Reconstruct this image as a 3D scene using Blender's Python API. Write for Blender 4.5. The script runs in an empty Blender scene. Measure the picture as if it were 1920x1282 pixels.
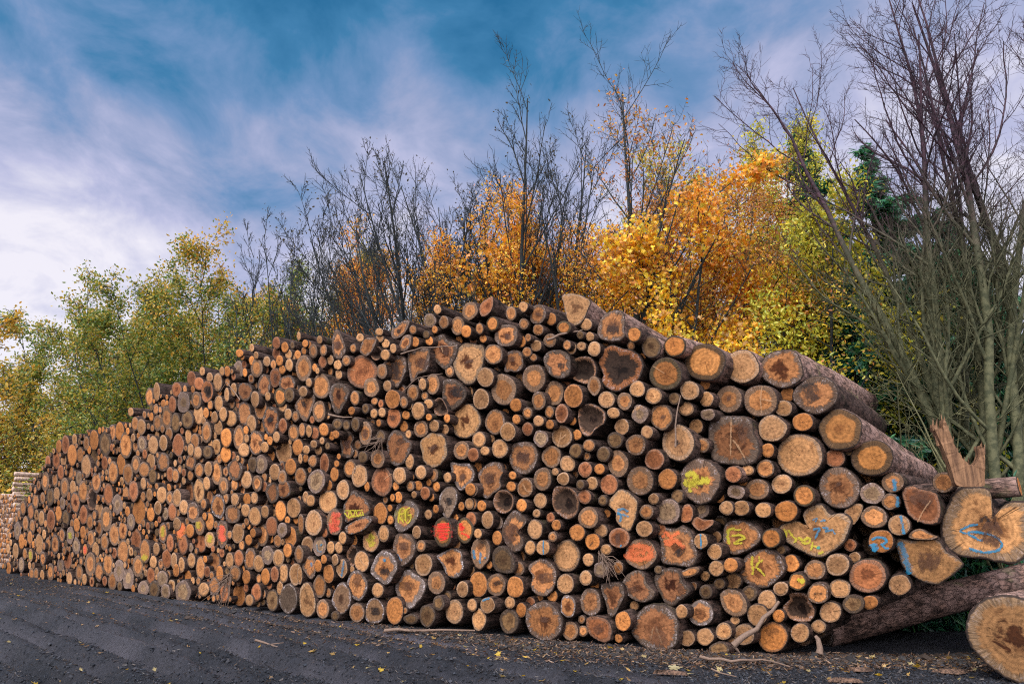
import bpy, math, random
import numpy as np
from mathutils import Vector

# ------------------------------------------------------------------ log ends surveyed in the pile
# "@x0 y0 s" opens a survey sheet (offset and scale); a line is  cx cy rx ry style  or  P style x,y x,y ...
LOGS = """
@1536 640 5
200 825 206 193 E
497 1090 200 172 E
@1536 840 5
190 370 190 203 f
690 320 110 97 n
1165 320 107 99 n
495 425 116 104 g
665 500 80 80 n
515 645 130 105 n
750 720 108 101 p
P r 775,400 850,345 960,380 1085,410 1130,490 1145,610 1120,680 1060,720 930,690 840,630 800,540
580 870 122 110 o
P h 715,850 860,860 1100,850 1190,960 1290,1020 1355,1080 1300,1160 1200,1230 1110,1280 1000,1265 880,1200 780,1110 745,990
P n 840,800 900,760 960,755 1040,800 1120,830 1030,860 850,845
P h 1240,450 1300,380 1400,355 1560,360 1610,420 1625,560 1620,630 1640,660 1670,610 1720,540 1800,500 1920,500 2000,560 2020,800 1960,980 1850,1085 1720,1075 1600,1050 1420,1025 1290,1010 1200,940 1140,830 1135,690 1180,560
P p 230,590 330,520 410,530 400,600 360,680 310,720 270,640
170 1090 118 108 p
@1536 1026 5
455 265 180 165 r
755 350 108 100 p
195 385 105 92 p
475 515 78 70 o
320 530 105 90 d
105 605 108 100 p
@1200 600 5
105 250 95 105 d
325 245 107 100 e
240 505 155 155 e
610 395 195 175 E
955 435 162 165 p
1330 455 205 185 f
1650 700 205 185 f
0 645 50 75 p
125 710 82 80 p
465 660 95 92 p
320 735 55 60 d
430 830 78 70 p
622 740 70 75 p
635 885 70 58 g
835 740 125 130 n
1130 755 165 152 n
1345 825 85 78 p
200 910 105 125 n
0 880 75 85 p
65 1050 60 65 p
355 1145 152 182 p
P F 650,960 760,900 860,900 1000,900 1060,980 1070,1060 1110,1140 1120,1250 1080,1330 980,1360 800,1350 680,1310 650,1200 635,1080
1240 1015 140 128 p
1525 955 100 88 o
1195 1220 68 70 o
1497 1265 225 205 p
135 1305 95 100 r
@1200 820 5
0 405 128 140 n
258 390 92 100 o
350 550 62 68 d
128 575 52 55 p
60 695 68 72 n
258 695 125 125 g
P f 350,380 400,290 470,215 560,190 680,240 750,330 755,430 700,540 640,610 560,630 470,590 400,500
P r 400,650 450,620 490,660 500,720 480,780 430,800 380,780
P r 480,800 530,740 600,770 690,770 680,820 600,870 540,870
875 345 82 80 r
1010 305 60 52 p
1175 290 85 88 n
900 510 85 70 g
1100 485 118 100 n
1330 435 100 95 p
1540 545 102 105 e
810 660 70 70 p
950 660 80 75 p
1155 680 80 75 p
1370 690 112 102 o
P f 775,920 790,830 850,775 950,775 1040,810 1110,860 1140,930 1110,990 1030,1050 940,1090 870,1105 800,1050 770,980
1230 945 90 95 e
P h 1285,860 1340,810 1430,780 1500,790 1570,850 1520,720 1560,660 1640,620 1710,620 1760,690 1785,720 1850,705 1940,710 1990,770 1970,870 1900,1000 1800,1080 1680,1130 1570,1100 1450,1030 1340,960
570 970 68 75 p
40 860 75 85 p
P f 160,900 210,840 320,850 400,825 480,880 500,950 540,1070 530,1150 470,1215 330,1200 210,1180 180,1100 190,1000
9 1090 153 148 n
700 1070 72 78 p
715 1225 75 75 p
850 1195 72 72 o
@1200 1026 5
1145 195 215 185 f
1640 210 105 95 n
P F 135,270 180,210 300,195 370,230 400,320 470,400 430,460 370,500 310,555 240,530 180,430 140,350
P n 365,240 460,190 550,180 555,230 480,275 410,285
745 340 55 55 d
615 415 63 70 d
P n 745,440 800,390 880,390 950,420 1005,520 1005,590 960,640 880,650 800,600 760,530
1025 430 78 75 d
1190 490 90 95 p
1320 385 75 70 p
1475 320 85 85 e
1670 430 105 100 n
P k 1330,560 1400,480 1400,420 1560,430 1600,500 1645,590 1620,670 1570,700 1440,690 1380,640
1100 630 102 105 p
1300 640 60 65 o
390 600 58 70 p
570 615 122 125 w
440 850 78 78 p
610 835 85 85 p
785 785 80 85 p
975 815 100 105 p
740 955 100 70 d
1245 840 145 145 o
1500 800 90 95 p
1675 740 72 65 p
@1000 820 2.775
P F 505,985 560,890 620,865 700,880 750,940 755,1030 740,1085 690,1105 600,1100 540,1060
@880 540 5
P r 90,200 110,140 160,100 215,75 225,120 215,190 175,250 120,270 95,240
215 335 58 75 e
95 380 38 55 n
130 475 34 40 o
390 238 52 72 n
505 175 45 52 p
P f 575,200 600,170 650,150 700,170 720,240 695,310 640,340 570,310
765 290 52 62 o
510 335 48 55 n
645 390 52 58 n
885 370 70 65 e
1095 340 58 60 p
P h 870,60 1000,50 1100,90 1140,130 1110,210 1080,290 1000,360 930,330 900,240 880,150
P f 1210,330 1260,250 1370,200 1440,230 1460,300 1450,390 1465,440 1420,490 1330,500 1230,480 1195,420
1545 435 70 75 e
P f 235,430 290,350 400,340 450,380 445,480 400,540 300,545 240,500
550 465 30 40 n
755 490 62 68 n
1130 455 42 45 p
1040 440 35 40 d
915 535 40 50 n
955 560 48 65 p
1050 545 45 45 p
1170 570 65 72 p
625 540 55 55 p
540 600 45 50 n
600 650 35 38 n
225 620 90 98 n
P f 330,700 340,620 400,580 470,590 505,660 500,750 440,790 390,780 330,790
P F 690,660 740,590 850,580 930,620 950,720 930,820 850,850 760,820 710,740
P k 960,680 1040,640 1150,650 1190,740 1180,850 1110,900 1040,890 940,830 940,760
P K 1210,700 1240,600 1330,530 1430,560 1530,580 1600,640 1630,740 1590,850 1490,920 1390,970 1290,940 1240,880 1250,800
150 835 82 95 p
320 950 122 150 n
605 845 110 135 n
110 1040 80 100 p
435 1095 58 68 o
650 1055 68 90 n
795 985 90 122 n
975 1010 92 115 o
1170 915 65 92 n
1285 1045 82 80 p
1455 1060 75 85 n
1575 945 75 80 p
P k 1015,1180 1040,1110 1120,1080 1220,1110 1280,1180 1270,1260 1220,1300 1170,1340 1130,1390 1070,1380 1030,1310
1350 1170 62 55 p
1600 1180 80 90 g
440 1230 42 48 o
545 1170 48 58 n
648 1245 52 55 p
750 1160 45 60 n
865 1175 65 92 r
965 1245 40 45 o
@880 770 5
240 105 95 120 n
755 128 40 48 o
545 170 55 65 r
360 195 75 92 p
90 270 65 82 p
145 375 48 45 p
285 355 78 92 p
35 410 55 70 r
P f 370,410 390,320 480,290 580,300 640,380 640,460 590,560 520,600 430,570 380,500
670 260 72 82 g
868 240 98 110 p
770 430 92 108 n
920 495 75 78 p
995 375 62 70 d
1120 325 60 60 n
1255 405 65 75 d
1395 495 102 125 n
1365 275 75 78 d
1430 150 70 80 p
1560 320 95 102 n
1665 200 58 65 p
1085 550 68 78 r
1220 545 50 55 o
805 570 35 38 p
685 640 88 110 n
880 635 60 65 p
1040 690 40 48 d
1148 678 60 65 p
1310 690 85 100 r
P f 75,600 110,540 200,480 290,490 320,560 290,650 300,720 220,780 170,830 120,800 110,720 90,650
405 605 38 42 o
392 708 45 52 o
522 720 75 95 n
320 850 100 115 k
490 885 52 65 o
665 840 65 75 p
630 960 38 42 p
P k 770,830 790,720 870,700 960,720 1020,790 1030,880 1000,980 910,1020 820,960 780,900
1080 805 65 70 r
1250 840 45 55 d
P h 1290,870 1350,780 1420,730 1500,760 1580,850 1570,940 1550,1040 1500,1135 1430,1100 1370,1030 1370,950
25 740 55 65 n
25 870 50 60 n
115 890 45 55 o
170 1020 58 88 p
P f 300,1120 340,1010 420,930 500,960 540,1030 500,1090 450,1130 500,1200 500,1280 430,1330 370,1290 320,1210
615 1110 72 98 p
815 1070 45 55 o
780 1180 42 52 n
1115 1000 98 105 n
1010 1140 75 82 o
1235 1125 65 65 p
1405 1190 100 100 r
1640 1105 82 78 p
1155 1225 72 82 o
260 1190 48 72 o
80 1150 40 50 p
@880 980 5
P n 10,260 40,170 100,135 160,150 195,220 190,320 150,390 95,435 50,400 20,330
P d 215,290 270,215 350,230 400,300 430,400 400,470 310,470 230,430
570 232 55 70 p
690 230 65 75 p
910 310 135 148 p
P f 545,420 600,360 700,330 790,390 820,480 800,600 740,680 700,690 620,670 570,590 590,500
1115 345 55 65 p
1230 440 68 78 g
1280 250 55 55 p
1395 420 50 65 n
900 570 82 98 p
1090 515 62 75 p
85 575 85 125 o
250 580 90 110 n
430 600 82 105 o
170 770 70 80 p
380 745 50 62 p
485 815 52 72 o
25 770 48 65 p
90 905 70 105 p
370 920 90 120 d
P f 520,900 540,800 640,740 740,740 830,820 870,920 850,1030 760,1105 650,1095 560,1020
925 780 78 105 w
1135 740 105 130 f
P F 1230,590 1300,560 1420,560 1455,670 1400,800 1350,880 1300,860 1280,770
P F 1430,550 1480,480 1560,440 1640,470 1660,560 1740,640 1730,700 1640,745 1540,720 1460,660
945 1010 75 95 n
P r 1090,940 1110,880 1200,870 1310,920 1340,1020 1310,1110 1230,1115 1120,1040
1440 920 78 95 o
@560 560 5
P n 1530,130 1560,50 1640,30 1680,90 1670,150 1600,205 1550,180
1300 100 38 48 p
1230 205 60 72 g
1360 220 48 65 n
1275 290 30 38 o
1490 255 68 88 n
1570 305 50 62 o
P f 870,290 920,260 970,210 1040,205 1020,280 970,350 900,380 865,350
755 310 38 38 p
760 370 38 42 p
575 365 38 42 p
P f 570,480 600,390 660,360 730,380 700,470 640,540 590,520
725 510 55 70 k
815 420 40 45 p
885 465 32 48 p
810 525 45 55 p
P f 940,430 980,350 1050,340 1050,430 1000,490 930,480
1070 290 35 45 n
1090 405 42 50 o
1195 335 33 42 d
1225 395 38 45 o
P f 310,430 320,340 350,280 390,320 430,420 440,500 385,570 325,530
195 385 28 42 p
60 420 30 40 o
97 430 22 38 o
135 490 40 70 n
230 480 35 58 n
510 465 32 45 n
45 485 22 32 n
445 580 42 52 n
365 620 40 48 p
375 710 33 50 p
45 650 74 130 n
150 645 25 40 o
175 675 20 35 p
P r 450,720 470,620 550,530 640,540 730,620 740,720 650,820 570,845 480,790
780 680 50 75 n
P f 780,640 820,560 920,520 1000,560 1010,660 980,740 930,830 890,830 850,760 850,700
P f 1020,500 1110,470 1215,460 1225,580 1200,680 1120,710 1060,790 1030,680
P F 1225,470 1260,370 1350,330 1400,390 1490,420 1480,520 1430,620 1370,670 1290,600 1240,540
P h 1440,570 1480,470 1560,410 1650,420 1740,440 1740,560 1720,650 1690,720 1640,790 1570,810 1490,740 1450,650
210 820 85 120 n
95 785 33 45 p
40 870 42 55 p
P f 0,930 40,900 120,870 155,930 130,1030 70,1150 10,1110 -40,1000
190 1055 62 105 n
P F 280,880 320,800 400,790 470,850 460,930 420,1010 380,1080 330,1060 300,970
525 930 45 72 n
680 830 75 95 n
830 815 40 55 p
880 940 72 92 o
985 970 38 58 n
1035 1000 32 42 p
1070 880 55 80 n
1160 800 38 62 p
1255 800 68 100 n
1180 910 32 42 n
1215 985 45 50 p
P F 1340,800 1380,750 1470,760 1560,850 1560,930 1490,1020 1400,1050 1350,960
P k 1270,950 1340,930 1400,1040 1390,1080 1320,1100 1270,1070
1120 1050 65 85 p
710 960 33 38 n
770 985 28 42 r
495 1050 33 42 o
625 1030 36 50 d
705 1075 35 48 p
780 1065 36 48 p
890 1115 70 100 r
1005 1090 36 45 o
985 1195 42 55 o
1220 1110 30 38 o
1390 1120 32 45 o
P h 1430,1130 1460,1030 1570,980 1660,1020 1710,1110 1700,1200 1640,1280 1540,1310 1460,1270 1430,1200
1145 1220 70 82 n
1270 1190 48 60 p
1370 1225 40 50 p
750 1165 25 38 o
@560 780 5
1028 170 30 42 p
P h 1130,260 1170,190 1260,150 1360,180 1390,280 1390,380 1320,460 1240,490 1170,430 1150,340
P F 830,200 890,130 960,150 1010,210 1060,260 1040,340 990,430 920,470 850,430 825,320
625 160 62 115 n
530 75 40 70 d
360 75 50 55 d
445 85 35 50 d
235 125 48 65 o
150 160 42 62 r
95 140 30 60 p
30 130 32 70 n
310 185 30 45 o
348 170 34 42 o
P F 385,230 420,150 480,140 520,200 490,270 520,330 480,390 410,380 400,310
218 230 26 38 p
140 262 34 40 p
185 320 34 48 p
70 315 35 45 p
270 280 26 38 d
65 395 25 40 o
130 420 42 60 n
240 440 45 100 r
15 400 22 50 p
375 378 20 30 o
355 445 26 35 o
600 385 50 55 d
740 400 68 90 n
480 490 58 90 n
570 560 80 108 p
335 545 42 70 o
20 565 40 90 n
165 610 82 120 g
415 690 62 98 p
780 610 100 145 r
945 555 65 85 p
1040 425 42 78 p
1145 525 55 70 p
1050 565 33 42 o
1255 550 52 70 n
1395 575 40 52 p
1220 620 25 38 o
910 655 30 45 o
1045 655 38 50 n
1120 650 42 48 o
1290 660 38 48 o
1185 720 48 65 r
1080 735 26 36 p
1243 760 30 42 o
640 660 26 48 o
878 765 24 40 o
935 760 38 58 o
P w 1420,430 1500,440 1600,440 1650,520 1640,600 1580,660 1510,700 1460,630 1430,520
1610 685 52 62 o
P D 1310,780 1350,690 1420,650 1480,690 1490,790 1450,890 1390,975 1340,900
1525 320 78 90 n
1635 360 55 68 r
1600 820 42 58 p
1525 845 30 45 o
1285 870 30 42 o
1215 920 35 50 p
1615 965 52 75 r
275 800 88 115 p
140 1000 82 125 p
335 990 75 130 n
P F 410,900 440,780 500,690 560,730 640,790 670,880 620,950 520,970 440,1000
P F 430,1040 520,980 650,930 690,970 620,1060 500,1110 440,1090
765 910 68 105 o
855 860 25 35 o
P w 890,920 920,830 990,780 1080,800 1130,870 1120,950 1060,1030 960,1095 900,1040
1350 1085 92 140 e
1555 1070 85 120 e
675 1165 78 115 p
795 1100 52 85 p
1105 1085 42 65 p
65 760 30 60 p
110 790 45 60 p
20 1010 30 100 n
@560 960 5
P f 880,300 920,200 1020,200 1080,260 1095,360 1050,450 970,510 910,480 890,400
80 310 58 90 p
195 315 60 105 g
300 330 38 65 p
410 240 38 65 p
375 330 38 60 p
500 405 55 95 k
590 460 70 105 p
1170 490 85 110 p
1145 315 45 60 n
P w 1290,410 1350,370 1440,335 1530,370 1540,450 1550,520 1510,600 1450,620 1390,590 1340,490
P w 670,560 710,430 790,350 880,390 930,500 900,590 830,680 740,640
P w 895,690 930,600 1000,530 1080,560 1180,640 1190,720 1130,830 1060,905 980,880 920,780
P w 445,680 480,570 560,540 640,640 640,740 570,835 500,800 455,740
P W 305,830 350,700 420,650 490,760 480,880 400,965 350,920
1290 660 82 115 n
740 730 58 70 p
P f 30,510 60,430 130,410 165,490 150,590 110,630 60,570
235 440 30 45 o
180 500 36 62 o
340 445 32 58 p
405 525 52 95 p
280 575 52 92 o
195 695 62 110 n
P h 5,800 20,690 80,650 130,720 160,830 150,930 90,985 20,940
225 905 62 95 n
545 940 72 95 n
P W 625,930 650,830 720,795 790,860 805,950 760,1035 640,1025
900 920 82 135 o
1050 1000 70 50 d
1205 970 75 110 d
1310 850 55 75 d
1460 930 85 120 p
1535 720 58 80 p
10 590 25 90 p
340 970 40 50 d
@240 600 5
268 670 32 92 p
200 720 38 90 n
455 650 50 72 r
595 550 45 75 r
665 595 50 65 r
695 480 28 45 p
765 535 32 48 p
930 480 30 55 o
880 480 25 45 p
1045 310 38 40 o
1070 340 22 38 o
1160 260 22 42 p
1200 330 24 38 p
1390 215 40 60 r
1600 150 20 45 p
1470 255 36 55 o
1390 310 38 60 r
1540 235 20 40 d
1575 250 18 30 p
1505 320 34 50 p
1590 325 32 45 o
1650 290 22 38 o
1205 450 58 90 n
1160 380 28 48 o
1300 385 35 50 p
1380 540 55 95 r
1420 380 35 55 o
1510 420 38 62 p
1445 465 32 45 o
1275 610 60 105 F
1490 600 75 90 F
1095 670 65 90 F
990 650 30 68 p
925 700 25 70 p
840 580 45 90 p
740 670 55 110 K
850 780 42 78 p
640 750 48 85 n
520 770 60 105 g
415 790 38 85 r
1425 720 58 90 e
1190 740 42 80 p
1310 715 28 45 p
1510 700 50 70 d
1245 830 60 105 n
1335 940 78 135 F
1090 870 60 115 f
1155 970 48 88 p
1450 990 42 75 r
1450 810 40 55 p
1500 880 36 58 p
660 885 48 100 p
730 870 28 55 o
770 795 25 50 n
890 880 38 72 p
960 920 60 80 p
810 910 32 58 p
445 960 45 95 d
555 930 58 90 d
735 1050 48 105 n
920 1100 55 95 o
1040 1100 55 120 n
1200 1150 70 120 f
625 1135 42 78 n
470 1170 55 110 r
235 1170 50 90 p
130 1160 42 85 g
330 1150 40 80 p
125 1000 42 80 p
65 970 34 70 n
25 860 28 45 p
565 1090 32 75 p
1110 1110 25 45 p
1280 1190 40 55 p
1330 1130 28 45 o
1390 1095 36 55 p
1590 1190 52 80 o
1085 1215 55 70 p
655 1240 38 60 p
@240 780 3.495
230 300 40 65 f
105 350 38 52 n
50 315 30 62 n
35 490 33 72 r
220 515 35 58 p
195 600 25 48 p
320 535 30 62 p
365 595 32 52 p
425 630 38 78 f
290 625 30 62 r
465 490 38 85 h
515 440 25 48 p
580 370 38 80 n
700 350 48 75 F
625 455 32 60 n
525 345 27 52 p
465 355 30 52 n
870 315 45 65 g
775 415 38 60 p
845 440 33 58 n
815 315 30 52 d
960 365 36 58 p
1010 400 32 48 n
1065 330 38 58 o
1130 395 40 60 n
945 500 42 72 F
1020 480 45 60 F
700 545 28 45 p
590 590 45 85 w
685 640 50 65 f
770 615 30 45 p
830 655 42 65 p
897 625 27 45 p
940 720 40 68 r
720 768 42 68 p
790 810 24 38 o
818 765 20 33 o
1000 620 38 70 o
1085 600 48 68 p
1065 790 40 72 o
1010 745 35 50 g
535 690 28 60 o
320 705 27 45 p
348 750 32 60 o
228 765 27 72 f
470 720 32 60 n
535 810 35 55 p
617 770 38 95 f
405 750 28 48 o
275 830 25 62 r
360 840 32 70 r
140 515 22 45 p
100 440 20 42 p
310 390 24 48 n
275 380 25 50 r
160 390 28 55 d
410 300 35 55 f
455 240 28 48 o
410 220 22 45 p
640 250 38 55 o
520 235 32 45 d
@240 930 3.495
110 360 36 82 n
185 345 22 45 p
360 625 52 80 g
245 625 33 55 g
225 540 35 60 g
100 605 38 55 g
170 610 38 60 d
495 610 38 48 p
475 470 32 80 n
415 420 27 52 p
565 590 38 62 f
600 505 25 55 o
700 505 38 55 n
775 530 28 48 o
725 405 33 58 r
665 420 28 55 p
800 410 38 78 f
855 440 38 58 p
915 385 42 65 g
985 405 38 62 p
900 525 30 58 o
960 510 28 55 r
1018 505 33 65 p
840 630 35 62 r
945 680 40 75 d
1050 670 58 105 D
1100 510 46 75 p
1045 355 30 50 o
1120 380 30 60 n
795 680 28 40 p
995 600 22 50 p
165 430 25 45 p
300 420 22 55 p
350 450 22 55 p
315 485 22 45 o
@0 820 3.495
460 640 25 60 g
557 735 16 40 o
200 770 15 45 p
"""
OUTLINE = [(15,990),(70,885),(110,822),(150,808),(235,792),(300,735),(400,700),(470,668),(545,648),(620,652),(740,632),(830,608),(900,590),(1000,605),(1080,590),(1170,620),(1240,660),(1300,680),(1480,690),(1540,740),(1600,800),(1700,900),(1750,930),(1750,1040),(1640,1070),(1560,1160),(1520,1198),(1440,1216),(1300,1223),(1240,1219),(1100,1197),(1000,1193),(870,1171),(700,1163),(600,1154),(450,1133),(330,1123),(200,1104),(60,1087),(5,1077)]
MARKS = """
@1536 840 5
M 1550,730 blue 22 1 1490,715 1420,725 1350,755 1325,775 1380,800 1450,830 1500,862 1535,862
M 1550,730 blue 25 1 1390,785 1470,785 1560,800 1640,825 1700,870 1712,910 1680,950 1600,973 1500,965 1430,945 1405,930
M 580,870 blue 24 1 490,855 540,835 600,840 630,865 610,890 570,900
M 580,870 blue 55 1 505,890 515,930 545,955
M 580,870 blue 20 1 585,905 620,932 655,938
M 690,320 blue 40 .9 705,285 708,340 712,400
M 750,720 blue 30 .9 765,630 780,720 795,805
M 665,500 blue 30 .7 725,450 738,500 732,550
M 1000,1060 blue 60 .7 750,880 790,960 825,1090 850,1180
@1200 820 5
M 560,410 yellow 60 1 425,360 470,340 510,350 505,400 430,420 470,440 540,430 600,400 655,415
M 560,410 yellow 35 .9 460,460 472,515
M 950,940 yellow 28 1 835,855 822,930 840,1000
M 950,940 yellow 20 1 830,862 890,848
M 950,940 yellow 16 1 880,862 950,865
M 950,940 yellow 24 1 850,920 930,912 978,940 930,960 885,990 960,988
M 1640,870 yellow 24 1 1345,855 1372,900 1362,935
M 1640,870 yellow 22 1 1390,862 1420,910 1460,955 1440,985
M 1640,870 yellow 24 1 1480,930 1530,962 1580,940 1592,980 1550,992 1510,975
M 1640,870 yellow 24 1 1622,980 1600,1055
M 1640,870 yellow 18 1 1600,1010 1660,1022
M 1640,870 yellow 22 .8 1670,1090 1720,1068
M 1640,870 teal 36 1 1662,1022 1684,1042
M 1640,870 blue 15 .8 1615,772 1660,755 1640,790
M 1640,870 blue 20 .9 1690,785 1742,775
M 1640,870 blue 20 .8 1620,862 1680,850 1662,900 1640,950
M 1640,870 blue 20 .9 1708,840 1760,850 1740,880 1800,870 1832,905
M 340,1010 orange 32 1 210,940 240,890 285,930 330,905 370,890
M 340,1010 orange 40 .9 230,960 270,1000 330,965 380,1000 410,1045
M 340,1010 orange 50 .9 300,930 275,990
M 570,970 blue 14 1 565,903 570,970 573,1043
@1200 1026 5
M 1145,195 yellow 24 .9 1055,78 1050,150 1060,200 1048,255
M 1145,195 yellow 16 .9 1117,80 1120,130
M 1145,195 yellow 22 .9 1152,112 1105,150 1090,195
M 1145,195 yellow 20 .9 1100,190 1150,240 1172,268
M 1475,320 yellow 42 1 1475,292 1510,310 1535,332
@880 980 5
M 1610,290 orange 60 .85 1490,250 1560,220 1650,230 1700,275 1690,315 1600,335 1500,320 1510,280 1600,275 1650,275
M 100,280 blue 26 .7 40,250 50,340
M 100,280 blue 24 .7 105,275 97,380
M 100,280 blue 22 .7 144,318 146,335
M 690,230 blue 10 1 693,160 692,296
M 1405,140 blue 26 1 1412,212 1426,218
M 170,770 blue 20 .8 120,727 190,703
@880 770 5
M 1440,920 blue 24 .8 1385,925 1450,920 1490,945
M 1440,920 blue 20 .8 1385,962 1430,970 1498,990
M 1440,920 blue 26 .8 1390,940 1420,990 1408,1040
@560 780 5
M 530,880 yellow 14 1 430,900 460,940 480,890 510,940 530,890 560,940 590,895 610,930
M 530,880 yellow 12 .8 430,885 500,882 600,882
M 530,880 yellow 16 .8 460,950 530,938 600,925
M 335,990 red 46 .75 305,925 375,925 325,960 370,990 300,1025 365,1055 290,1065
M 1005,930 yellow 14 1 935,1000 940,930 950,868
M 1005,930 yellow 14 1 950,868 985,862 988,905 945,928 985,1000
M 1005,930 yellow 14 1 1045,855 1005,885 1000,960 1018,1000 1045,975 1052,925 1022,930
M 1005,930 yellow 150 .35 985,870 985,980
M 1350,1085 scarlet 14 1 1300,1010 1408,1008 1310,1038 1415,1040
M 1350,1085 scarlet 12 1 1280,1072 1420,1070
M 1350,1085 scarlet 13 1 1310,1100 1392,1100 1320,1130 1390,1142 1322,1166
M 1350,1085 scarlet 130 .5 1345,1010 1345,1150
M 1555,1070 scarlet 44 .9 1515,1000 1530,1050 1545,1030
M 1555,1070 scarlet 20 .9 1520,1095 1570,1110 1600,1140
M 675,1165 yellow 40 .75 660,1110 700,1140 650,1160 700,1190 660,1220
@560 960 5
M 195,315 blue 28 .8 203,300 217,310
M 195,315 blue 16 .5 170,300 180,360 215,370
M 800,520 blue 22 .9 803,432 803,465
M 405,525 blue 22 .6 425,450 415,520 400,605
M 985,350 blue 30 .5 920,392 965,455
M 100,520 blue 22 .6 120,468 120,512
@240 780 3.495
M 348,750 orange 36 .95 338,715 358,735 340,765 355,785
M 617,770 red 38 .9 617,715 610,770 625,820
M 228,765 yellow 26 .6 228,720 225,790
M 470,720 yellow 30 .6 460,690 460,735
M 535,810 yellow 36 .8 540,778 530,825
@240 930 3.495
M 110,360 yellow 40 .7 92,390 122,412
@1536 840 5
M 1550,730 rot 190 .75 1560,690 1640,740 1690,720
M 1550,730 rot 110 .7 1530,830 1600,860 1690,880
M 1550,730 black 28 .9 1500,690 1560,640 1590,690
M 1000,1060 rot 170 .7 930,1080 1050,1060 1120,1090
M 955,530 rot 120 .6 850,480 950,450 1050,520
M 955,530 pale 12 .55 1045,490 980,580 920,690
M 190,370 rot 55 .8 170,320 190,350
@1200 600 5
M 1650,700 black 150 .8 1590,590 1600,690 1640,760
M 880,1090 pale 15 .55 855,930 850,1100 848,1270
M 880,1090 pale 16 .55 870,1120 930,1200 980,1290
M 880,1090 rot 130 .6 930,960 1000,1050 920,1080
M 1130,755 pale 13 .55 1145,625 1130,740 1140,870
M 1130,755 pale 13 .55 1140,740 1270,765
M 355,1145 black 55 .85 330,1130 360,1165
M 200,910 rot 50 .9 200,900 235,915
M 835,740 rot 60 .8 815,730 850,735
M 240,505 pale 9 .55 120,430 230,500
@1200 820 5
M 340,1010 black 95 .9 345,1050 390,1095
M 560,410 black 30 .8 540,450 590,460
@1200 1026 5
M 1670,430 black 34 .8 1638,420 1645,440
M 1670,430 black 34 .8 1695,420 1700,440
M 305,365 rot 120 .6 350,400 400,380
M 140,750 pale 16 .55 125,745 100,860
M 140,750 pale 16 .55 150,745 205,900
M 140,750 rot 200 .55 230,800 120,900
M 1245,840 rot 60 .3 1180,800 1300,780
@880 540 5
M 1335,350 black 75 .9 1290,380 1340,390 1400,380
M 1335,350 rot 120 .5 1300,340 1400,380
M 815,715 black 60 .9 830,720 890,730
M 645,235 rot 60 .85 650,230 645,260
M 340,445 rot 60 .8 360,430 355,480
M 420,690 rot 70 .7 390,640 400,690
@880 770 5
M 510,430 rot 110 .7 440,440 560,430
M 190,640 rot 100 .7 170,580 200,680
M 868,240 pale 13 .55 860,200 850,260 830,340
M 868,240 pale 12 .55 860,260 910,220
M 522,720 pale 12 .55 500,680 540,750 590,750
M 1155,1225 black 40 .8 1140,1240 1150,1250
M 400,1100 rot 130 .8 420,1060 370,1160 400,1230
@880 980 5
M 250,580 black 85 .8 260,540 275,580
M 680,510 rot 160 .75 700,470 720,560
M 700,910 rot 75 .85 700,880 700,930
M 1210,1000 rot 120 .6 1190,960 1230,1030
M 1590,600 rot 110 .75 1520,600 1540,650
M 100,280 black 80 .55 90,190 120,230
M 1405,140 rot 120 .8 1370,150 1410,150
@560 560 5
M 955,290 black 45 .9 920,300 950,310
M 370,430 rot 80 .85 360,400 365,470
M 905,680 black 110 .8 890,590 910,680 905,760
M 1120,600 rot 120 .75 1170,560 1150,650
M 1345,480 rot 110 .7 1400,450 1360,520
M 1345,480 pale 13 .55 1335,440 1350,500
M 1590,600 rot 90 .85 1600,570 1610,600
M 1460,900 black 110 .85 1490,820 1480,920
M 80,1000 black 70 .9 30,990 60,980
M 890,1115 rot 60 .85 875,1090 880,1140
M 570,690 pale 10 .55 480,660 530,668
@560 780 5
M 1265,320 rot 90 .7 1240,280 1270,310
M 935,290 black 90 .6 940,210 970,260
M 935,290 rot 80 .8 905,320 930,330
M 625,160 rot 55 .85 620,120 615,210
M 1540,560 rot 85 .85 1510,570 1560,580
M 1400,810 black 55 .85 1410,760 1415,830
M 780,610 pale 9 .55 870,540 800,590
M 440,260 rot 70 .7 450,210 450,300
@560 960 5
M 800,520 black 60 .95 765,545 800,560 845,540
M 545,690 rot 120 .6 510,620 580,640
M 715,920 black 100 .8 715,890 710,960
M 985,350 rot 110 .75 980,280 980,350
M 1010,690 rot 130 .6 1010,650 1010,730
M 590,460 pale 12 .55 560,400 600,480 640,500
@240 600 5
M 1335,940 black 60 .95 1320,910 1345,950
M 1380,540 rot 40 .8 1380,500 1380,590
M 1200,1150 black 40 .8 1245,1130 1240,1180
@0 820 3.495
M 557,735 red 20 .9 557,712 557,758
M 460,640 yellow 24 .7 455,620 460,662
M 200,770 yellow 18 .7 198,745 200,795
"""
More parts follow.
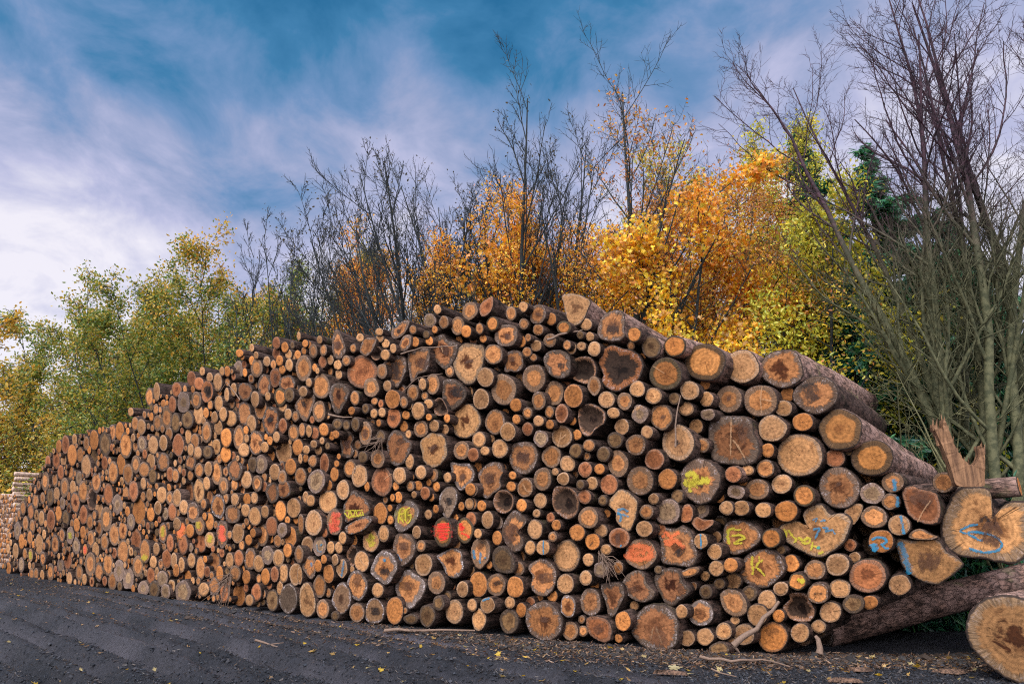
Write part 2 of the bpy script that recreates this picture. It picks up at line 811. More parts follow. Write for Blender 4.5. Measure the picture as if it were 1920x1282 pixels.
# known log ends: pixel, full label, short phrase for the labels of the logs around it
KNOWN = [
(1843,988,"huge lumpy pale log painted with a blue hooked arrow","the blue-arrow log"),
(1740,1052,"big pointed pale log with a dark heart and blue smear on its left edge","the pointed blue-smeared log"),
(1652,1014,"orange-tan log marked with a blue letter R","the blue R log"),
(1674,904,"small tan log with a short thick blue dash","the blue-dash log"),
(1686,984,"small pale log crossed by a blue stripe from top to bottom","the blue-striped log"),
(1530,1004,"huge heart-shaped log sprayed with yellow letters and blue strokes","the heart-shaped log"),
(1312,902,"big frosty-rimmed log sprayed with a thick yellow blot","the yellow-blotted log"),
(1390,1008,"pear-shaped log sprayed with bright yellow letter strokes","the pear-shaped yellow-lettered log"),
(1429,1065,"big round frosty-rimmed log with loose yellow strokes like a star","the yellow-star log"),
(1268,1022,"four-cornered log with orange spray above its dark hollow","the orange-sprayed hollow log"),
(1202,1038,"round log with its whole face sprayed orange","the orange-faced round log"),
(1314,1014,"small pale log with a thin blue upright line beside the orange-sprayed hollow log","the blue-lined small log"),
(1168,954,"lumpy tan log with scribbled blue spray on its lower half","the blue-scribbled log"),
(1495,1090,"brown log with one yellow paint spot","the yellow-spot log"),
(761,966,"frosty-rimmed log sprayed with the yellow letters RG","the yellow RG log"),
(668,954,"triangular log with a dense yellow scribble","the yellow-scribbled triangular log"),
(627,978,"oval log sprayed coral red next to the yellow-scribbled triangular log","the coral-sprayed oval log"),
(830,997,"oval log with its face covered in bright red writing","the red-written log"),
(871,994,"oval log with red blotches, partly hidden behind a smaller log","the red-blotched log"),
(695,1013,"oval pale log dusted with yellow spray","the yellow-dusted log"),
(900,1036,"almond-shaped log with vertical blue streaks","the blue-streaked almond-shaped log"),
(720,1064,"frosty-rimmed log with a dark hollow and a blue dab above it","the blue-dabbed hollow log"),
(944,940,"round log with a black hollow centre inside a thin tan rim","the round black-centred log"),
(1092,692,"pitch-black log end high in the pile","the pitch-black log"),
(1163,690,"big double-lobed log with a charred dark heart and orange rim","the charred double-lobed log"),
(1109,786,"black heart-shaped hollow log with a frosty rim","the black heart-shaped log"),
(1060,944,"ragged black hollow log with a frosty lower rim","the ragged black log"),
(1498,1138,"black-centred log with a tan rim low in the pile","the low black-centred log"),
(1376,828,"huge square reddish log with forked pale cracks","the square reddish log"),
(1499,853,"huge pale round log with a faint orange ring","the huge pale ringed log"),
(1576,805,"big dark-rimmed log showing its bark, upper of two at the right slope","the upper barky log"),
(1635,858,"big dark-rimmed log showing its bark, lower of two at the right slope","the lower barky log"),
(1466,691,"big broad-rimmed grey-brown log at the right end of the top row","the right end log of the top row"),
(1391,687,"big pale tan log with an off-centre core in the top row","the off-centre log of the top row"),
(1322,679,"big orange log with thick black bark in the top row","the black-barked orange log"),
(1236,1178,"huge broad dark log on the ground with an A-shaped pale crack","the A-cracked ground log"),
(678,698,"big glossy red-brown log","the glossy red-brown log"),
(1530,740,"big log with a dark half-moon stain","the half-moon-stained log"),
(1082,580,"pale flared log sitting highest on the pile","the highest log"),
(1147,610,"top log with a dark nest-like heart","the nest-hearted log"),
(340,995,"narrow oval log with its whole face sprayed orange","the narrow orange-sprayed log"),
(416,1000,"narrow pointed log sprayed red","the narrow red-sprayed log"),
(634,645,"pointed almond-shaped log standing up from the top row","the pointed log of the top row"),
(507,788,"big log with a diamond-shaped dark hole","the diamond-holed log"),
(880,682,"huge pale flared log with a small dark spot at its heart","the dark-spotted pale log"),
(944,730,"big round log with a broad grey-brown ring around a bright patch","the bright-patched round log"),
(1271,829,"big pale log with a smooth bark edge and dark hole","the smooth pale holed log"),
(1574,914,"big light log with a dark jagged rim under the upper barky log","the light jagged-rimmed log"),
(763,1098,"huge frosty-rimmed log with a brown heart low in the pile","the huge frosty log"),
(1020,1165,"huge round grey-rimmed log on the ground with a brown heart","the round grey-rimmed ground log"),
(844,1056,"light lobed log with a frosty rim","the lobed frosty log"),
(575,1120,"tall pale oval log on the ground","the tall oval ground log"),
(814,844,"big orange-brown flared log with a rosy rim","the rosy-rimmed big log"),
(873,787,"big tan flared log with a mottled heart","the mottled big log"),
(981,858,"flared log with an orange-brown splash pattern and black rim","the splash-patterned log"),
(343,1110,"broad grey-brown oval log on the ground far to the left","the broad grey ground log"),
(407,943,"lumpy frosty-rimmed grey log left of the middle","the lumpy grey log"),
(569,690,"tall oval orange-tan log with a dark rim near the top left","the tall dark-rimmed oval log"),
]
PAINT = {'blue':(.012,.19,.34),'yellow':(.50,.43,.035),'orange':(.66,.15,.05),'red':(.72,.11,.06),'scarlet':(.75,.035,.025),'teal':(.01,.30,.26),'rot':(.075,.034,.02),'black':(.006,.006,.007),'pale':(.50,.30,.16)}

scene = bpy.context.scene
COL = scene.collection
RNG = np.random.default_rng(7)
F, HZ = 1280.0, 1000.0
CAMZ = 1.6
PITCH = math.atan((HZ-641)/F)
cp, sp = math.cos(PITCH), math.sin(PITCH)
TH = math.radians(37)
AX = np.array([math.sin(TH), math.cos(TH), 0.0])       # along the logs, into the pile
TG = np.array([math.cos(TH), -math.sin(TH), 0.0])      # along the front of the pile, to the right
UP = np.array([0, 0, 1.0])
CAM = np.array([0, 0, CAMZ])

def ray(px, py):
    cx, cy = (px-960)/F, (641-py)/F
    return np.array([cx, cp-sp*cy, sp+cp*cy])
def at(px, py, Y):
    d = ray(px, py); return CAM + d*(Y/d[1])
def onground(px, py, z=0.0):
    d = ray(px, py); return CAM + d*((z-CAMZ)/d[2])
def topx(P):
    v = np.asarray(P) - CAM
    f = v[1]*cp + v[2]*sp; u = -v[1]*sp + v[2]*cp
    return 960+F*v[0]/f, 641-F*u/f
base_px = [(-60,1066),(0,1072),(150,1096),(300,1119),(450,1138),(580,1156),(720,1170),(870,1182),(1050,1198),(1240,1214),(1440,1222)]
WALL = [onground(*p)[:2] for p in base_px]
WALL.append(WALL[-1] + np.array([.92,-.39])*8)
WALL = np.array(WALL)
def hit(px, py, off=0.0):
    """Point where a sight line meets the front of the pile, moved OFF metres along the logs."""
    d = ray(px, py); W = WALL + AX[:2]*off
    best = None
    for i in range(len(W)-1):
        a, e = W[i], W[i+1]-W[i]
        det = d[0]*(-e[1]) + e[0]*d[1]
        if abs(det) < 1e-9: continue
        t = (a[0]*(-e[1]) + e[0]*a[1])/det
        s = (d[0]*a[1]-d[1]*a[0])/det
        if t > 0 and (-1e-6 <= s <= 1+1e-6): best = t if best is None else min(best, t)
    if best is None:
        return None
    return CAM + d*best
def onplane(px, py, C, n):
    d = ray(px, py); return CAM + d*(np.dot(C-CAM, n)/np.dot(d, n))

# ------------------------------------------------------------------ mesh and object helpers
def mesh_np(name, V, F4=None, F3=None, mats=(), mi=None, smooth=True, attrs=None):
    me = bpy.data.meshes.new(name)
    V = np.asarray(V, np.float32)
    q = np.zeros((0,4), np.int32) if F4 is None else np.asarray(F4, np.int32).reshape(-1,4)
    t = np.zeros((0,3), np.int32) if F3 is None else np.asarray(F3, np.int32).reshape(-1,3)
    me.vertices.add(len(V)); me.vertices.foreach_set('co', V.ravel())
    nl = q.size + t.size; npoly = len(q)+len(t)
    me.loops.add(nl); me.polygons.add(npoly)
    me.loops.foreach_set('vertex_index', np.concatenate([q.ravel(), t.ravel()]).astype(np.int32))
    st = np.concatenate([np.arange(len(q))*4, q.size+np.arange(len(t))*3]).astype(np.int32)
    me.polygons.foreach_set('loop_start', st)
    me.polygons.foreach_set('use_smooth', np.full(npoly, smooth))
    for m in mats: me.materials.append(m)
    if mi is not None: me.polygons.foreach_set('material_index', np.asarray(mi, np.int32))
    me.update(calc_edges=True); me.validate()
    for k, (ty, arr) in (attrs or {}).items():
        a = me.attributes.new(k, ty, 'POINT')
        arr = np.asarray(arr, np.float32)
        if ty == 'FLOAT_COLOR':
            if arr.shape[1] == 3: arr = np.concatenate([arr, np.ones((len(arr),1), np.float32)], 1)
            a.data.foreach_set('color', arr.ravel())
        elif ty == 'FLOAT_VECTOR': a.data.foreach_set('vector', arr.ravel())
        else: a.data.foreach_set('value', arr.ravel())
    return me
def link(name, me, parent=None, loc=None, label=None, cat=None, group=None, kind=None):
    o = bpy.data.objects.new(name, me); COL.objects.link(o)
    if parent is not None: o.parent = parent
    if loc is not None: o.location = [float(v) for v in loc]
    for k, v in (('label',label),('category',cat),('group',group),('kind',kind)):
        if v: o[k] = v
    return o

# ------------------------------------------------------------------ materials
class NT:
    def __init__(self, tree): self.t = tree; self.t.nodes.clear()
    def n(self, ty, ins=None, **kw):
        nd = self.t.nodes.new(ty)
        for k, v in kw.items(): setattr(nd, k, v)
        for k, v in (ins or {}).items():
            s = nd.inputs[k]
            if isinstance(v, bpy.types.NodeSocket): self.t.links.new(v, s)
            else: s.default_value = v
        return nd
    def math(self, op, a, b=0.0, c=0.0, clamp=False):
        nd = self.n('ShaderNodeMath', {0:a,1:b,2:c}, operation=op); nd.use_clamp = clamp; return nd.outputs[0]
    def vm(self, op, a, b=(0,0,0), s=None):
        nd = self.n('ShaderNodeVectorMath', {0:a,1:b}, operation=op)
        if s is not None:
            if isinstance(s, bpy.types.NodeSocket): self.t.links.new(s, nd.inputs[3])
            else: nd.inputs[3].default_value = s
        return nd.outputs['Value'] if op in ('LENGTH','DOT_PRODUCT') else nd.outputs[0]
    def noise(self, vec, scale, detail=4, rough=.55, dist=0.0):
        return self.n('ShaderNodeTexNoise', {'Vector':vec,'Scale':scale,'Detail':detail,'Roughness':rough,'Distortion':dist}).outputs[0]
    def mix(self, f, a, b, mode='MIX'):
        nd = self.n('ShaderNodeMix', data_type='RGBA', blend_type=mode)
        for s, v in ((nd.inputs[0], f), (nd.inputs[6], a), (nd.inputs[7], b)):
            if isinstance(v, bpy.types.NodeSocket): self.t.links.new(v, s)
            else: s.default_value = v if not (isinstance(v, tuple) and len(v)==3) else (*v,1)
        return nd.outputs[2]
    def step(self, x, lo, hi, a=0.0, b=1.0):
        nd = self.n('ShaderNodeMapRange', {0:x,1:lo,2:hi,3:a,4:b}, interpolation_type='SMOOTHSTEP'); return nd.outputs[0]
    def attr(self, name, out): return self.n('ShaderNodeAttribute', attribute_name=name).outputs[out]
    def bump(self, h, dist, strength=1.0): return self.n('ShaderNodeBump', {'Height':h,'Distance':dist,'Strength':strength}).outputs[0]
    def principled(self, col, rough=.8, normal=None, spec=.3, **kw):
        ins = {'Base Color':col if isinstance(col, bpy.types.NodeSocket) else (*col,1), 'Roughness':rough, 'Specular IOR Level':spec}
        if normal is not None: ins['Normal'] = normal
        ins.update(kw)
        return self.n('ShaderNodeBsdfPrincipled', ins).outputs[0]
    def out(self, sh): self.n('ShaderNodeOutputMaterial', {'Surface':sh})
def mat(name):
    m = bpy.data.materials.new(name); m.use_nodes = True; return m, NT(m.node_tree)

def face_material():
    m, g = mat('sawn_wood')
    fc = g.attr('fc','Vector'); t = g.attr('t','Fac'); hc = g.attr('hc','Color'); rc = g.attr('rc','Color')
    pr = g.n('ShaderNodeSeparateXYZ', {0:g.attr('pr','Vector')}).outputs   # rim width, jaggedness, frost
    sx = g.n('ShaderNodeSeparateXYZ', {0:fc}).outputs
    flat = g.n('ShaderNodeCombineXYZ', {0:sx[0],1:sx[1],2:0.0}).outputs[0]
    dirn = g.vm('NORMALIZE', flat)
    dirz = g.vm('ADD', dirn, g.n('ShaderNodeCombineXYZ', {2:sx[2]}).outputs[0])
    R = g.vm('LENGTH', flat)
    streak = g.noise(dirz, 9.0, 5, .65)
    lump = g.noise(dirz, 1.6, 2, .5)
    fine = g.noise(fc, 30.0, 5, .72)
    tt = g.math('ADD', t, g.math('MULTIPLY', g.math('SUBTRACT', streak, .5), g.math('MULTIPLY', pr[1], .55)))
    tt = g.math('ADD', tt, g.math('MULTIPLY', g.math('SUBTRACT', lump, .5), g.math('ADD', g.math('MULTIPLY', pr[1], .55), .12)))
    tt = g.math('ADD', tt, g.math('MULTIPLY', g.math('SUBTRACT', fine, .5), .22))
    edge = g.math('SUBTRACT', 1.0, pr[0])
    rim = g.step(tt, g.math('SUBTRACT', edge, .05), g.math('ADD', edge, .05))
    # growth rings
    wob = g.noise(fc, 5.0, 2, .5)
    ph = g.math('ADD', g.math('MULTIPLY', R, 430.0), g.math('MULTIPLY', wob, 14.0))
    ring = g.math('MULTIPLY', g.math('SINE', ph), .5)
    ring2 = g.math('SINE', g.math('ADD', g.math('MULTIPLY', R, 97.0), g.math('MULTIPLY', wob, 9.0)))
    mot = g.noise(fc, 9.0, 4, .6)
    blot = g.noise(fc, 4.3, 3, .55, .6)
    saw = g.noise(g.n('ShaderNodeMapping', {'Vector':fc,'Rotation':(0,0,.7),'Scale':(14,160,1)}).outputs[0], 1.0, 3, .6)
    val = g.math('ADD', g.math('MULTIPLY', ring, .20), g.math('MULTIPLY', ring2, .12))
    val = g.math('ADD', val, g.math('MULTIPLY', g.math('SUBTRACT', mot, .5), 1.25))
    val = g.math('ADD', val, g.math('MULTIPLY', g.math('SUBTRACT', fine, .5), 1.9))
    val = g.math('ADD', val, g.math('MULTIPLY', g.math('SUBTRACT', saw, .5), .42))
    val = g.math('MAXIMUM', g.math('ADD', val, 1.0), .18)
    heart = g.vm('SCALE', hc, s=val)
    core = g.step(t, .0, .55, 1, 0)
    heart = g.mix(g.math('MULTIPLY', core, g.step(blot, .46, .62, 0, .55)), heart, g.vm('MULTIPLY', hc, (.42,.30,.26)))
    heart = g.mix(g.step(blot, .60, .70, 0, .45), heart, g.vm('MULTIPLY', hc, (.45,.36,.34)))
    heart = g.mix(g.step(g.noise(fc, 6.1, 2, .5), .58, .72, 0, .35), heart, g.vm('MULTIPLY', hc, (1.25,1.28,1.25)))
    stain = g.math('ADD', t, g.math('MULTIPLY', g.math('SUBTRACT', g.noise(fc, 5.2, 4, .62, .8), .5), 1.7))
    stain = g.math('MULTIPLY', g.step(stain, .18, .46, 1, 0), g.attr('st','Fac'), clamp=True)
    heart = g.mix(stain, heart, g.vm('MULTIPLY', heart, (.20,.13,.11)))
    pith = g.step(R, .006, .012, .65, 0)
    heart = g.mix(pith, heart, (.05,.02,.012,1))
    # rim: radial tears, dark and light
    tear = g.noise(dirz, 22.0, 4, .7)
    rv = g.math('MAXIMUM', .12, g.math('ADD', -.55, g.math('MULTIPLY', tear, 3.1)))
    rcol = g.vm('SCALE', rc, s=g.math('MULTIPLY', rv, g.math('ADD', .55, g.math('MULTIPLY', fine, .9))))
    col = g.mix(rim, heart, rcol)
    # shrinkage cracks from the pith
    crack = g.noise(dirz, 3.4, 1, .4)
    cm = g.math('MULTIPLY', g.step(g.math('ABSOLUTE', g.math('SUBTRACT', crack, .5)), .0, .010, 1, 0), g.step(g.noise(fc, 7.0, 1), .5, .58, 0, .75))
    col = g.mix(g.math('MULTIPLY', cm, g.step(t, .05, .2, 0, 1)), col, (.03,.016,.01,1))
    # frost of dried resin near the bark
    fr = g.math('MULTIPLY', g.step(g.noise(fc, 38.0, 4, .75), .50, .60), g.step(tt, .76, .92))
    fr = g.math('MULTIPLY', fr, g.step(g.noise(fc, 9.0, 2, .5), .40, .55))
    col = g.mix(g.math('MULTIPLY', fr, pr[2], clamp=True), col, (.50,.44,.45,1))
    bark = g.step(g.math('ADD', t, g.math('MULTIPLY', g.math('SUBTRACT', streak, .5), .10)), .925, .965)
    bc = g.mix(g.noise(fc, 30, 3), (.012,.009,.008,1), (.06,.042,.034,1))
    col = g.mix(bark, col, bc)
    h = g.math('ADD', g.math('MULTIPLY', fine, .6), g.math('ADD', g.math('MULTIPLY', saw, .5), g.math('MULTIPLY', g.math('MULTIPLY', tear, rim), 1.2)))
    h = g.math('SUBTRACT', h, g.math('MULTIPLY', cm, 2.0))
    g.out(g.principled(col, .82, g.bump(h, .006, .9), .15))
    return m
def bark_material():
    m, g = mat('spruce_bark')
    fc = g.attr('fc','Vector'); rc = g.attr('rc','Color')
    st = g.n('ShaderNodeMapping', {'Vector':fc,'Scale':(1,1,.35)}).outputs[0]
    a = g.noise(st, 13.0, 6, .72); b = g.noise(fc, 3.0, 3, .6); c = g.noise(fc, 70.0, 3, .6)
    vo = g.n('ShaderNodeTexVoronoi', {'Vector':g.vm('ADD', st, g.vm('SCALE', g.n('ShaderNodeCombineXYZ', {0:a,1:a,2:a}).outputs[0], s=.12)),'Scale':13.0}, feature='DISTANCE_TO_EDGE').outputs[0]
    plate = g.step(vo, .0, .09, .45, 1)
    col = g.mix(g.step(a, .40, .62), (.010,.007,.006,1), (.085,.053,.041,1))
    col = g.mix(g.step(b, .42, .62, 0, .6), col, (.10,.068,.058,1))
    col = g.mix(g.step(c, .55, .7, 0, .5), col, (.05,.035,.028,1))
    col = g.mix(g.math('SUBTRACT', 1.0, plate), col, (.022,.015,.013,1))
    col = g.mix(g.step(g.noise(fc, 2.1, 3), .60, .72, 0, .5), col, (.04,.044,.018,1))
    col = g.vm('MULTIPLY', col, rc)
    h = g.math('ADD', g.math('MULTIPLY', plate, .7), g.math('ADD', g.math('MULTIPLY', a, .6), g.math('MULTIPLY', c, .25)))
    g.out(g.principled(col, .9, g.bump(h, .02, 1.0), .15))
    return m
def paint_material(name, rgb):
    m, g = mat(name)
    e = g.attr('e','Fac'); al = g.attr('al','Fac'); geo = g.n('ShaderNodeNewGeometry').outputs['Position']
    n1 = g.noise(geo, 19.0, 6, .85); n2 = g.noise(geo, 220.0, 2, .6)
    a = g.math('ADD', g.step(g.math('ABSOLUTE', e), .0, 1.0, .95, .0), g.math('MULTIPLY', g.math('SUBTRACT', n1, .5), 4.4))
    a = g.math('ADD', a, g.math('MULTIPLY', g.math('SUBTRACT', n2, .5), .7))
    a = g.math('MULTIPLY', g.step(a, .22, .72), g.math('MULTIPLY', al, .74), clamp=True)
    col = g.vm('SCALE', (*rgb,), s=g.math('ADD', .7, g.math('MULTIPLY', n2, .6)))
    tr = g.n('ShaderNodeBsdfTransparent').outputs[0]
    g.out(g.n('ShaderNodeMixShader', {0:a,1:tr,2:g.principled(col, .6)}).outputs[0])
    return m
M_FACE = face_material(); M_BARK = bark_material()
M_PAINT = {k: paint_material('spray_or_mark_'+k, v) for k, v in PAINT.items()}  # also serves rot, cracks and the painted dark of holes
# heart colour, rim colour, rim width, jaggedness, frost, hollow depth, tone words
STY = {
'n':((0.366,0.157,0.057),(.145,.085,.05),.33,.38,.30,0,'tan grey-rimmed',.25),
'o':((0.427,0.164,0.046),(.27,.12,.05),.12,.22,.05,0,'bright orange-tan',.05),
'p':((0.370,0.188,0.081),(.25,.15,.085),.20,.34,.22,0,'pale tan',.10),
'g':((0.257,0.164,0.092),(.15,.10,.075),.42,.55,.50,0,'greyish brown',.35),
'd':((0.152,0.085,0.038),(.07,.046,.03),.28,.5,.15,0,'dark brown',.4),
'r':((0.285,0.104,0.042),(.19,.09,.05),.22,.25,.15,0,'reddish brown',.45),
'e':((0.390,0.149,0.042),(.06,.04,.02),.24,.16,.06,0,'orange-brown dark-rimmed',.15),
'E':((0.418,0.174,0.050),(.075,.042,.02),.27,.16,.08,0,'orange-brown dark-rimmed',.10),
'f':((0.370,0.157,0.060),(.105,.066,.045),.30,.85,.50,0,'flared jagged-rimmed',.60),
'F':((0.275,0.114,0.048),(.075,.05,.035),.28,.9,.45,0,'flared dark brown',.75),
'h':((0.390,0.198,0.082),(.20,.125,.07),.18,.6,.20,0,'pale flared',.65),
'k':((.045,.026,.017),(.17,.085,.045),.24,.95,.45,.10,'black hollow',1.0),  # dark inside of the hollow put into heart colour and stain
'K':((.035,.02,.014),(.20,.075,.028),.38,.95,.40,.04,'charred dark',.9),
'w':((0.399,0.174,0.066),(.115,.085,.07),.27,.6,1.0,0,'frosty-rimmed',.60),
'W':((0.267,0.149,0.078),(.105,.08,.07),.17,.55,1.0,0,'frosty-rimmed brown',.7),
'D':((0.142,0.095,0.065),(.10,.075,.06),.20,.55,.8,0,'grey-hearted',.6),
}
def log_geo(O, C, ax, L, sty, rng, lit_tint=1.0, taper=.22):
    """Face and bark of one log. O: outline (N,3) of the cut end; C: its centre; ax: direction into the pile."""
    N = len(O); hc, rc, rw, jag, fro, deep, _, stn = STY[sty]; stn = stn*rng.uniform(.6,1.6) if (rng.random()<.8 or sty in 'hkK') else 0
    Rm = np.mean(np.linalg.norm(O-C, axis=1))
    seed = rng.uniform(0, 50)
    tone = rng.uniform(.50, 1.10); warm = rng.uniform(-.06,.06)
    hc = np.clip(np.array(hc)*tone*np.array([1+warm*.4,1,1-warm]),0,.8); rc = np.array(rc)*rng.uniform(.75,1.25)
    rw = rw*rng.uniform(.6,1.35)
    dirs = (O-C)/np.maximum(np.linalg.norm(O-C,axis=1,keepdims=True),1e-6)
    tg = TG-ax*np.dot(TG,ax); tg /= np.linalg.norm(tg); upv = np.cross(tg, ax); 
    if upv[2] < 0: upv = -upv
    T = [1.0,.965,.86,.66,.44,.22] if N > 24 else [1.0,.95,.6,.25]
    V, tt = [], []
    for k, t in enumerate(T):
        dz = rng.normal(0, .0022, N) + (.012 if t == 1.0 else 0)
        if deep: dz = dz + deep*np.clip((.86-t)/.35,0,1)
        V.append(C+(O-C)*t+ax*dz[:,None]); tt.append(np.full(N,t))
    V.append((C+ax*deep)[None]); tt.append(np.zeros(1))
    V = np.concatenate(V); tt = np.concatenate(tt)
    q = []; i = np.arange(N); j = (i+1)%N
    for k in range(len(T)-1): q.append(np.stack([k*N+i, k*N+j, (k+1)*N+j, (k+1)*N+i],1))
    k = len(T)-1; tri = np.stack([k*N+i, k*N+j, np.full(N,len(T)*N)],1)
    q = np.concatenate(q)
    rel = V-C
    fc = np.stack([rel@tg, rel@upv, np.full(len(V),seed)],1)
    face = dict(V=V, q=q, t=tri, fc=fc, tt=tt, st=np.full(len(V),stn), hc=np.tile(hc,(len(V),1)), rc=np.tile(rc,(len(V),1)), pr=np.tile([rw,jag,fro],(len(V),1)))
    S = [.012,.05,.2,.5,1.0,1.8,2.8,L] if N > 24 else [.012,.06,.5,1.6,L]
    B = []; z = []
    lat = rng.normal(0,.05,2)
    for s in S:
        w = min(1.0, s/.9)**.7
        sc = 1-taper*s/4.5
        circ = C+dirs*Rm
        P = C+((1-w)*(O-C)+w*(circ-C))*sc
        bump = 1+rng.normal(0,.018 if s>.04 else .006,N)+(0.012 if s>.04 else 0)
        P = C+(P-C)*bump[:,None]+ax*s+(tg*lat[0]+upv*lat[1])*(s/4.5)**2
        B.append(P); z.append(np.full(N,s))
    B = np.concatenate(B); z = np.concatenate(z)
    qb = np.concatenate([np.stack([k*N+j, k*N+i, (k+1)*N+i, (k+1)*N+j],1) for k in range(len(S)-1)])
    capc = len(B); B = np.concatenate([B,(C+ax*L)[None]]); z = np.append(z, L)
    k = len(S)-1; tb = np.stack([k*N+j, k*N+i, np.full(N,capc)],1)
    relb = B-C
    fcb = np.stack([relb@tg, relb@upv, z+seed],1)
    bark = dict(V=B, q=qb, t=tb, fc=fcb, rc=np.tile(np.array([1,.97,.96])*lit_tint*rng.uniform(.7,1.3),(len(B),1)))
    return face, bark
def smooth_outline(poly, N, rough, rng):
    """Closed Catmull-Rom through the polygon, resampled to N points by length."""
    P = np.array(poly, float); n = len(P); out = []
    for i in range(n):
        a,b,c,d = P[i-1],P[i],P[(i+1)%n],P[(i+2)%n]
        for u in np.linspace(0,1,8,endpoint=False):
            out.append(.5*((2*b)+(c-a)*u+(2*a-5*b+4*c-d)*u*u+(3*b-a-3*c+d)*u**3))
    out = np.array(out); seg = np.linalg.norm(np.roll(out,-1,0)-out,axis=1); L = np.concatenate([[0],np.cumsum(seg)])
    s = np.linspace(0,L[-1],N,endpoint=False); oc = np.vstack([out,out[:1]])
    R = np.stack([np.interp(s,L,oc[:,0]),np.interp(s,L,oc[:,1])],1)
    return R
def ellipse(cx, cy, rx, ry, N, rng, irr=.035):
    a = np.linspace(0,2*np.pi,N,endpoint=False)
    r = 1+sum(irr/(k**.6)*rng.normal()*np.cos(k*a+rng.uniform(0,6.28)) for k in (2,3,4,5))+rng.normal(0,.006,N)
    return np.stack([cx+rx*r*np.cos(a), cy+ry*r*np.sin(a)],1)
# ------------------------------------------------------------------ read the survey
class Log: pass
def parse():
    out = []; ox=oy=0; s=1
    for ln in LOGS.strip().splitlines():
        p = ln.split()
        if p[0].startswith('@'): ox, oy, s = float(p[0][1:]), float(p[1]), float(p[2]); continue
        g = Log(); g.marks = []; g.known = None
        if p[0] == 'P':
            g.sty = p[1]; pts = np.array([[float(v) for v in q.split(',')] for q in p[2:]])/s + [ox,oy]
            g.poly = pts; dense = smooth_outline(pts, 60, 0, None)
            g.cx, g.cy = dense.mean(0); mn, mx = pts.min(0), pts.max(0)
            g.rx, g.ry = (mx-mn)/2*.97; x, y = dense.T
            g.area = abs(np.dot(x,np.roll(y,1))-np.dot(y,np.roll(x,1)))/2
        else:
            g.poly = None; g.cx, g.cy = float(p[0])/s+ox, float(p[1])/s+oy
            g.rx, g.ry = float(p[2])/s, float(p[3])/s; g.sty = p[4]; g.area = math.pi*g.rx*g.ry
        g.survey = True; out.append(g)
    return out
logs = parse()
def nearest(px, py, lim=30):
    b = min(logs, key=lambda g: (g.cx-px)**2+(g.cy-py)**2)
    return b if math.hypot(b.cx-px, b.cy-py) < lim else None
for px, py, lab, short in KNOWN:
    g = nearest(px, py)
    if g is None or g.known: print('KNOWN not matched', px, py, lab); continue
    g.known = (lab, short)
ox=oy=0; s=1
for ln in MARKS.strip().splitlines():
    p = ln.split()
    if p[0].startswith('@'): ox, oy, s = float(p[0][1:]), float(p[1]), float(p[2]); continue
    rx, ry = [float(v) for v in p[1].split(',')]
    g = nearest(rx/s+ox, ry/s+oy)
    if g is None: print('MARK not matched', ln); continue
    pts = np.array([[float(v) for v in q.split(',')] for q in p[5:]])/s + [ox,oy]
    g.marks.append((p[2], float(p[3])/s, float(p[4]), pts))

def inside(x, y, poly):
    c = False; n = len(poly)
    for i in range(n):
        x1,y1 = poly[i]; x2,y2 = poly[(i+1)%n]
        if (y1>y)!=(y2>y) and x < (x2-x1)*(y-y1)/(y2-y1)+x1: c = not c
    return c
def depth(x, y=1000):
    P = hit(x, y); return (P[1]*cp+(P[2]-CAMZ)*sp)
_dx = np.linspace(-10,1920,60); _dv = np.array([depth(v) for v in _dx])
dep = lambda x: float(np.interp(x,_dx,_dv))
def ratio(x): 
    u = (x-960)/1329.0; return max(.34, math.cos(TH)+u*math.sin(TH))
# ------------------------------------------------------------------ smaller ends between the surveyed ones
def fill():
    rng = np.random.default_rng(21)
    E = np.array([[g.cx,g.cy,g.rx,g.ry] for g in logs])
    buf = np.zeros((6000,4)); buf[:len(E)] = E; n = len(E); new = []
    xs = [p[0] for p in OUTLINE]; ys = [p[1] for p in OUTLINE]
    for R, tries in ((.38,700),(.33,1200),(.29,1800),(.245,2400),(.20,2600),(.16,2600),(.125,3000),(.105,4200),(.088,6500),(.072,8000)):
        for _ in range(tries if R > .1 else tries//2):
            x = rng.uniform(min(xs),max(xs))
            if x > 620 and rng.random() < (.6 if R < .11 else .2): x = rng.uniform(0,620)
            y = rng.uniform(560,1225)
            r = R*rng.uniform(.9,1.1); ry = r*F/dep(x); rx = ry*ratio(x)
            if R > .13 and x > 600: continue
            if not (inside(x,y-ry*.75,OUTLINE) and inside(x,y+ry*.8,OUTLINE) and inside(x-rx*.8,y,OUTLINE) and inside(x+rx*.8,y,OUTLINE)): continue
            d = ((buf[:n,0]-x)/(buf[:n,2]+rx))**2+((buf[:n,1]-y)/(buf[:n,3]+ry))**2
            if d.min() < (.80 if x > 560 else .66): continue
            buf[n] = (x,y,rx,ry); n += 1
            g = Log(); g.poly=None; g.cx,g.cy,g.rx,g.ry = x,y,rx,ry; g.area = math.pi*rx*ry; g.marks=[]; g.known=None; g.survey=False
            g.sty = rng.choice(list('noprgfdhFk'), p=[.34,.15,.14,.13,.04,.075,.06,.02,.04,.005]) if R > .12 else rng.choice(list('noprd'), p=[.36,.26,.16,.13,.09])
            new.append(g)
    return new
logs += fill()
for g in logs:
    g.R = g.ry*dep(min(g.cx,1919))/F
N_SINGLE = 278
order = sorted(logs, key=lambda g: (not (g.known or g.marks), -g.area if g.survey else -g.area))
must = [g for g in logs if g.known or g.marks]
rest = sorted([g for g in logs if not (g.known or g.marks)], key=lambda g: -g.area)
single = must + rest[:N_SINGLE-len(must)]
for g in logs: g.single = False
for g in single: g.single = True
print('logs', len(logs), 'single', len(single), 'smallest single area', round(rest[N_SINGLE-len(must)].area), 'unsurveyed singles', sum(not g.survey for g in single))

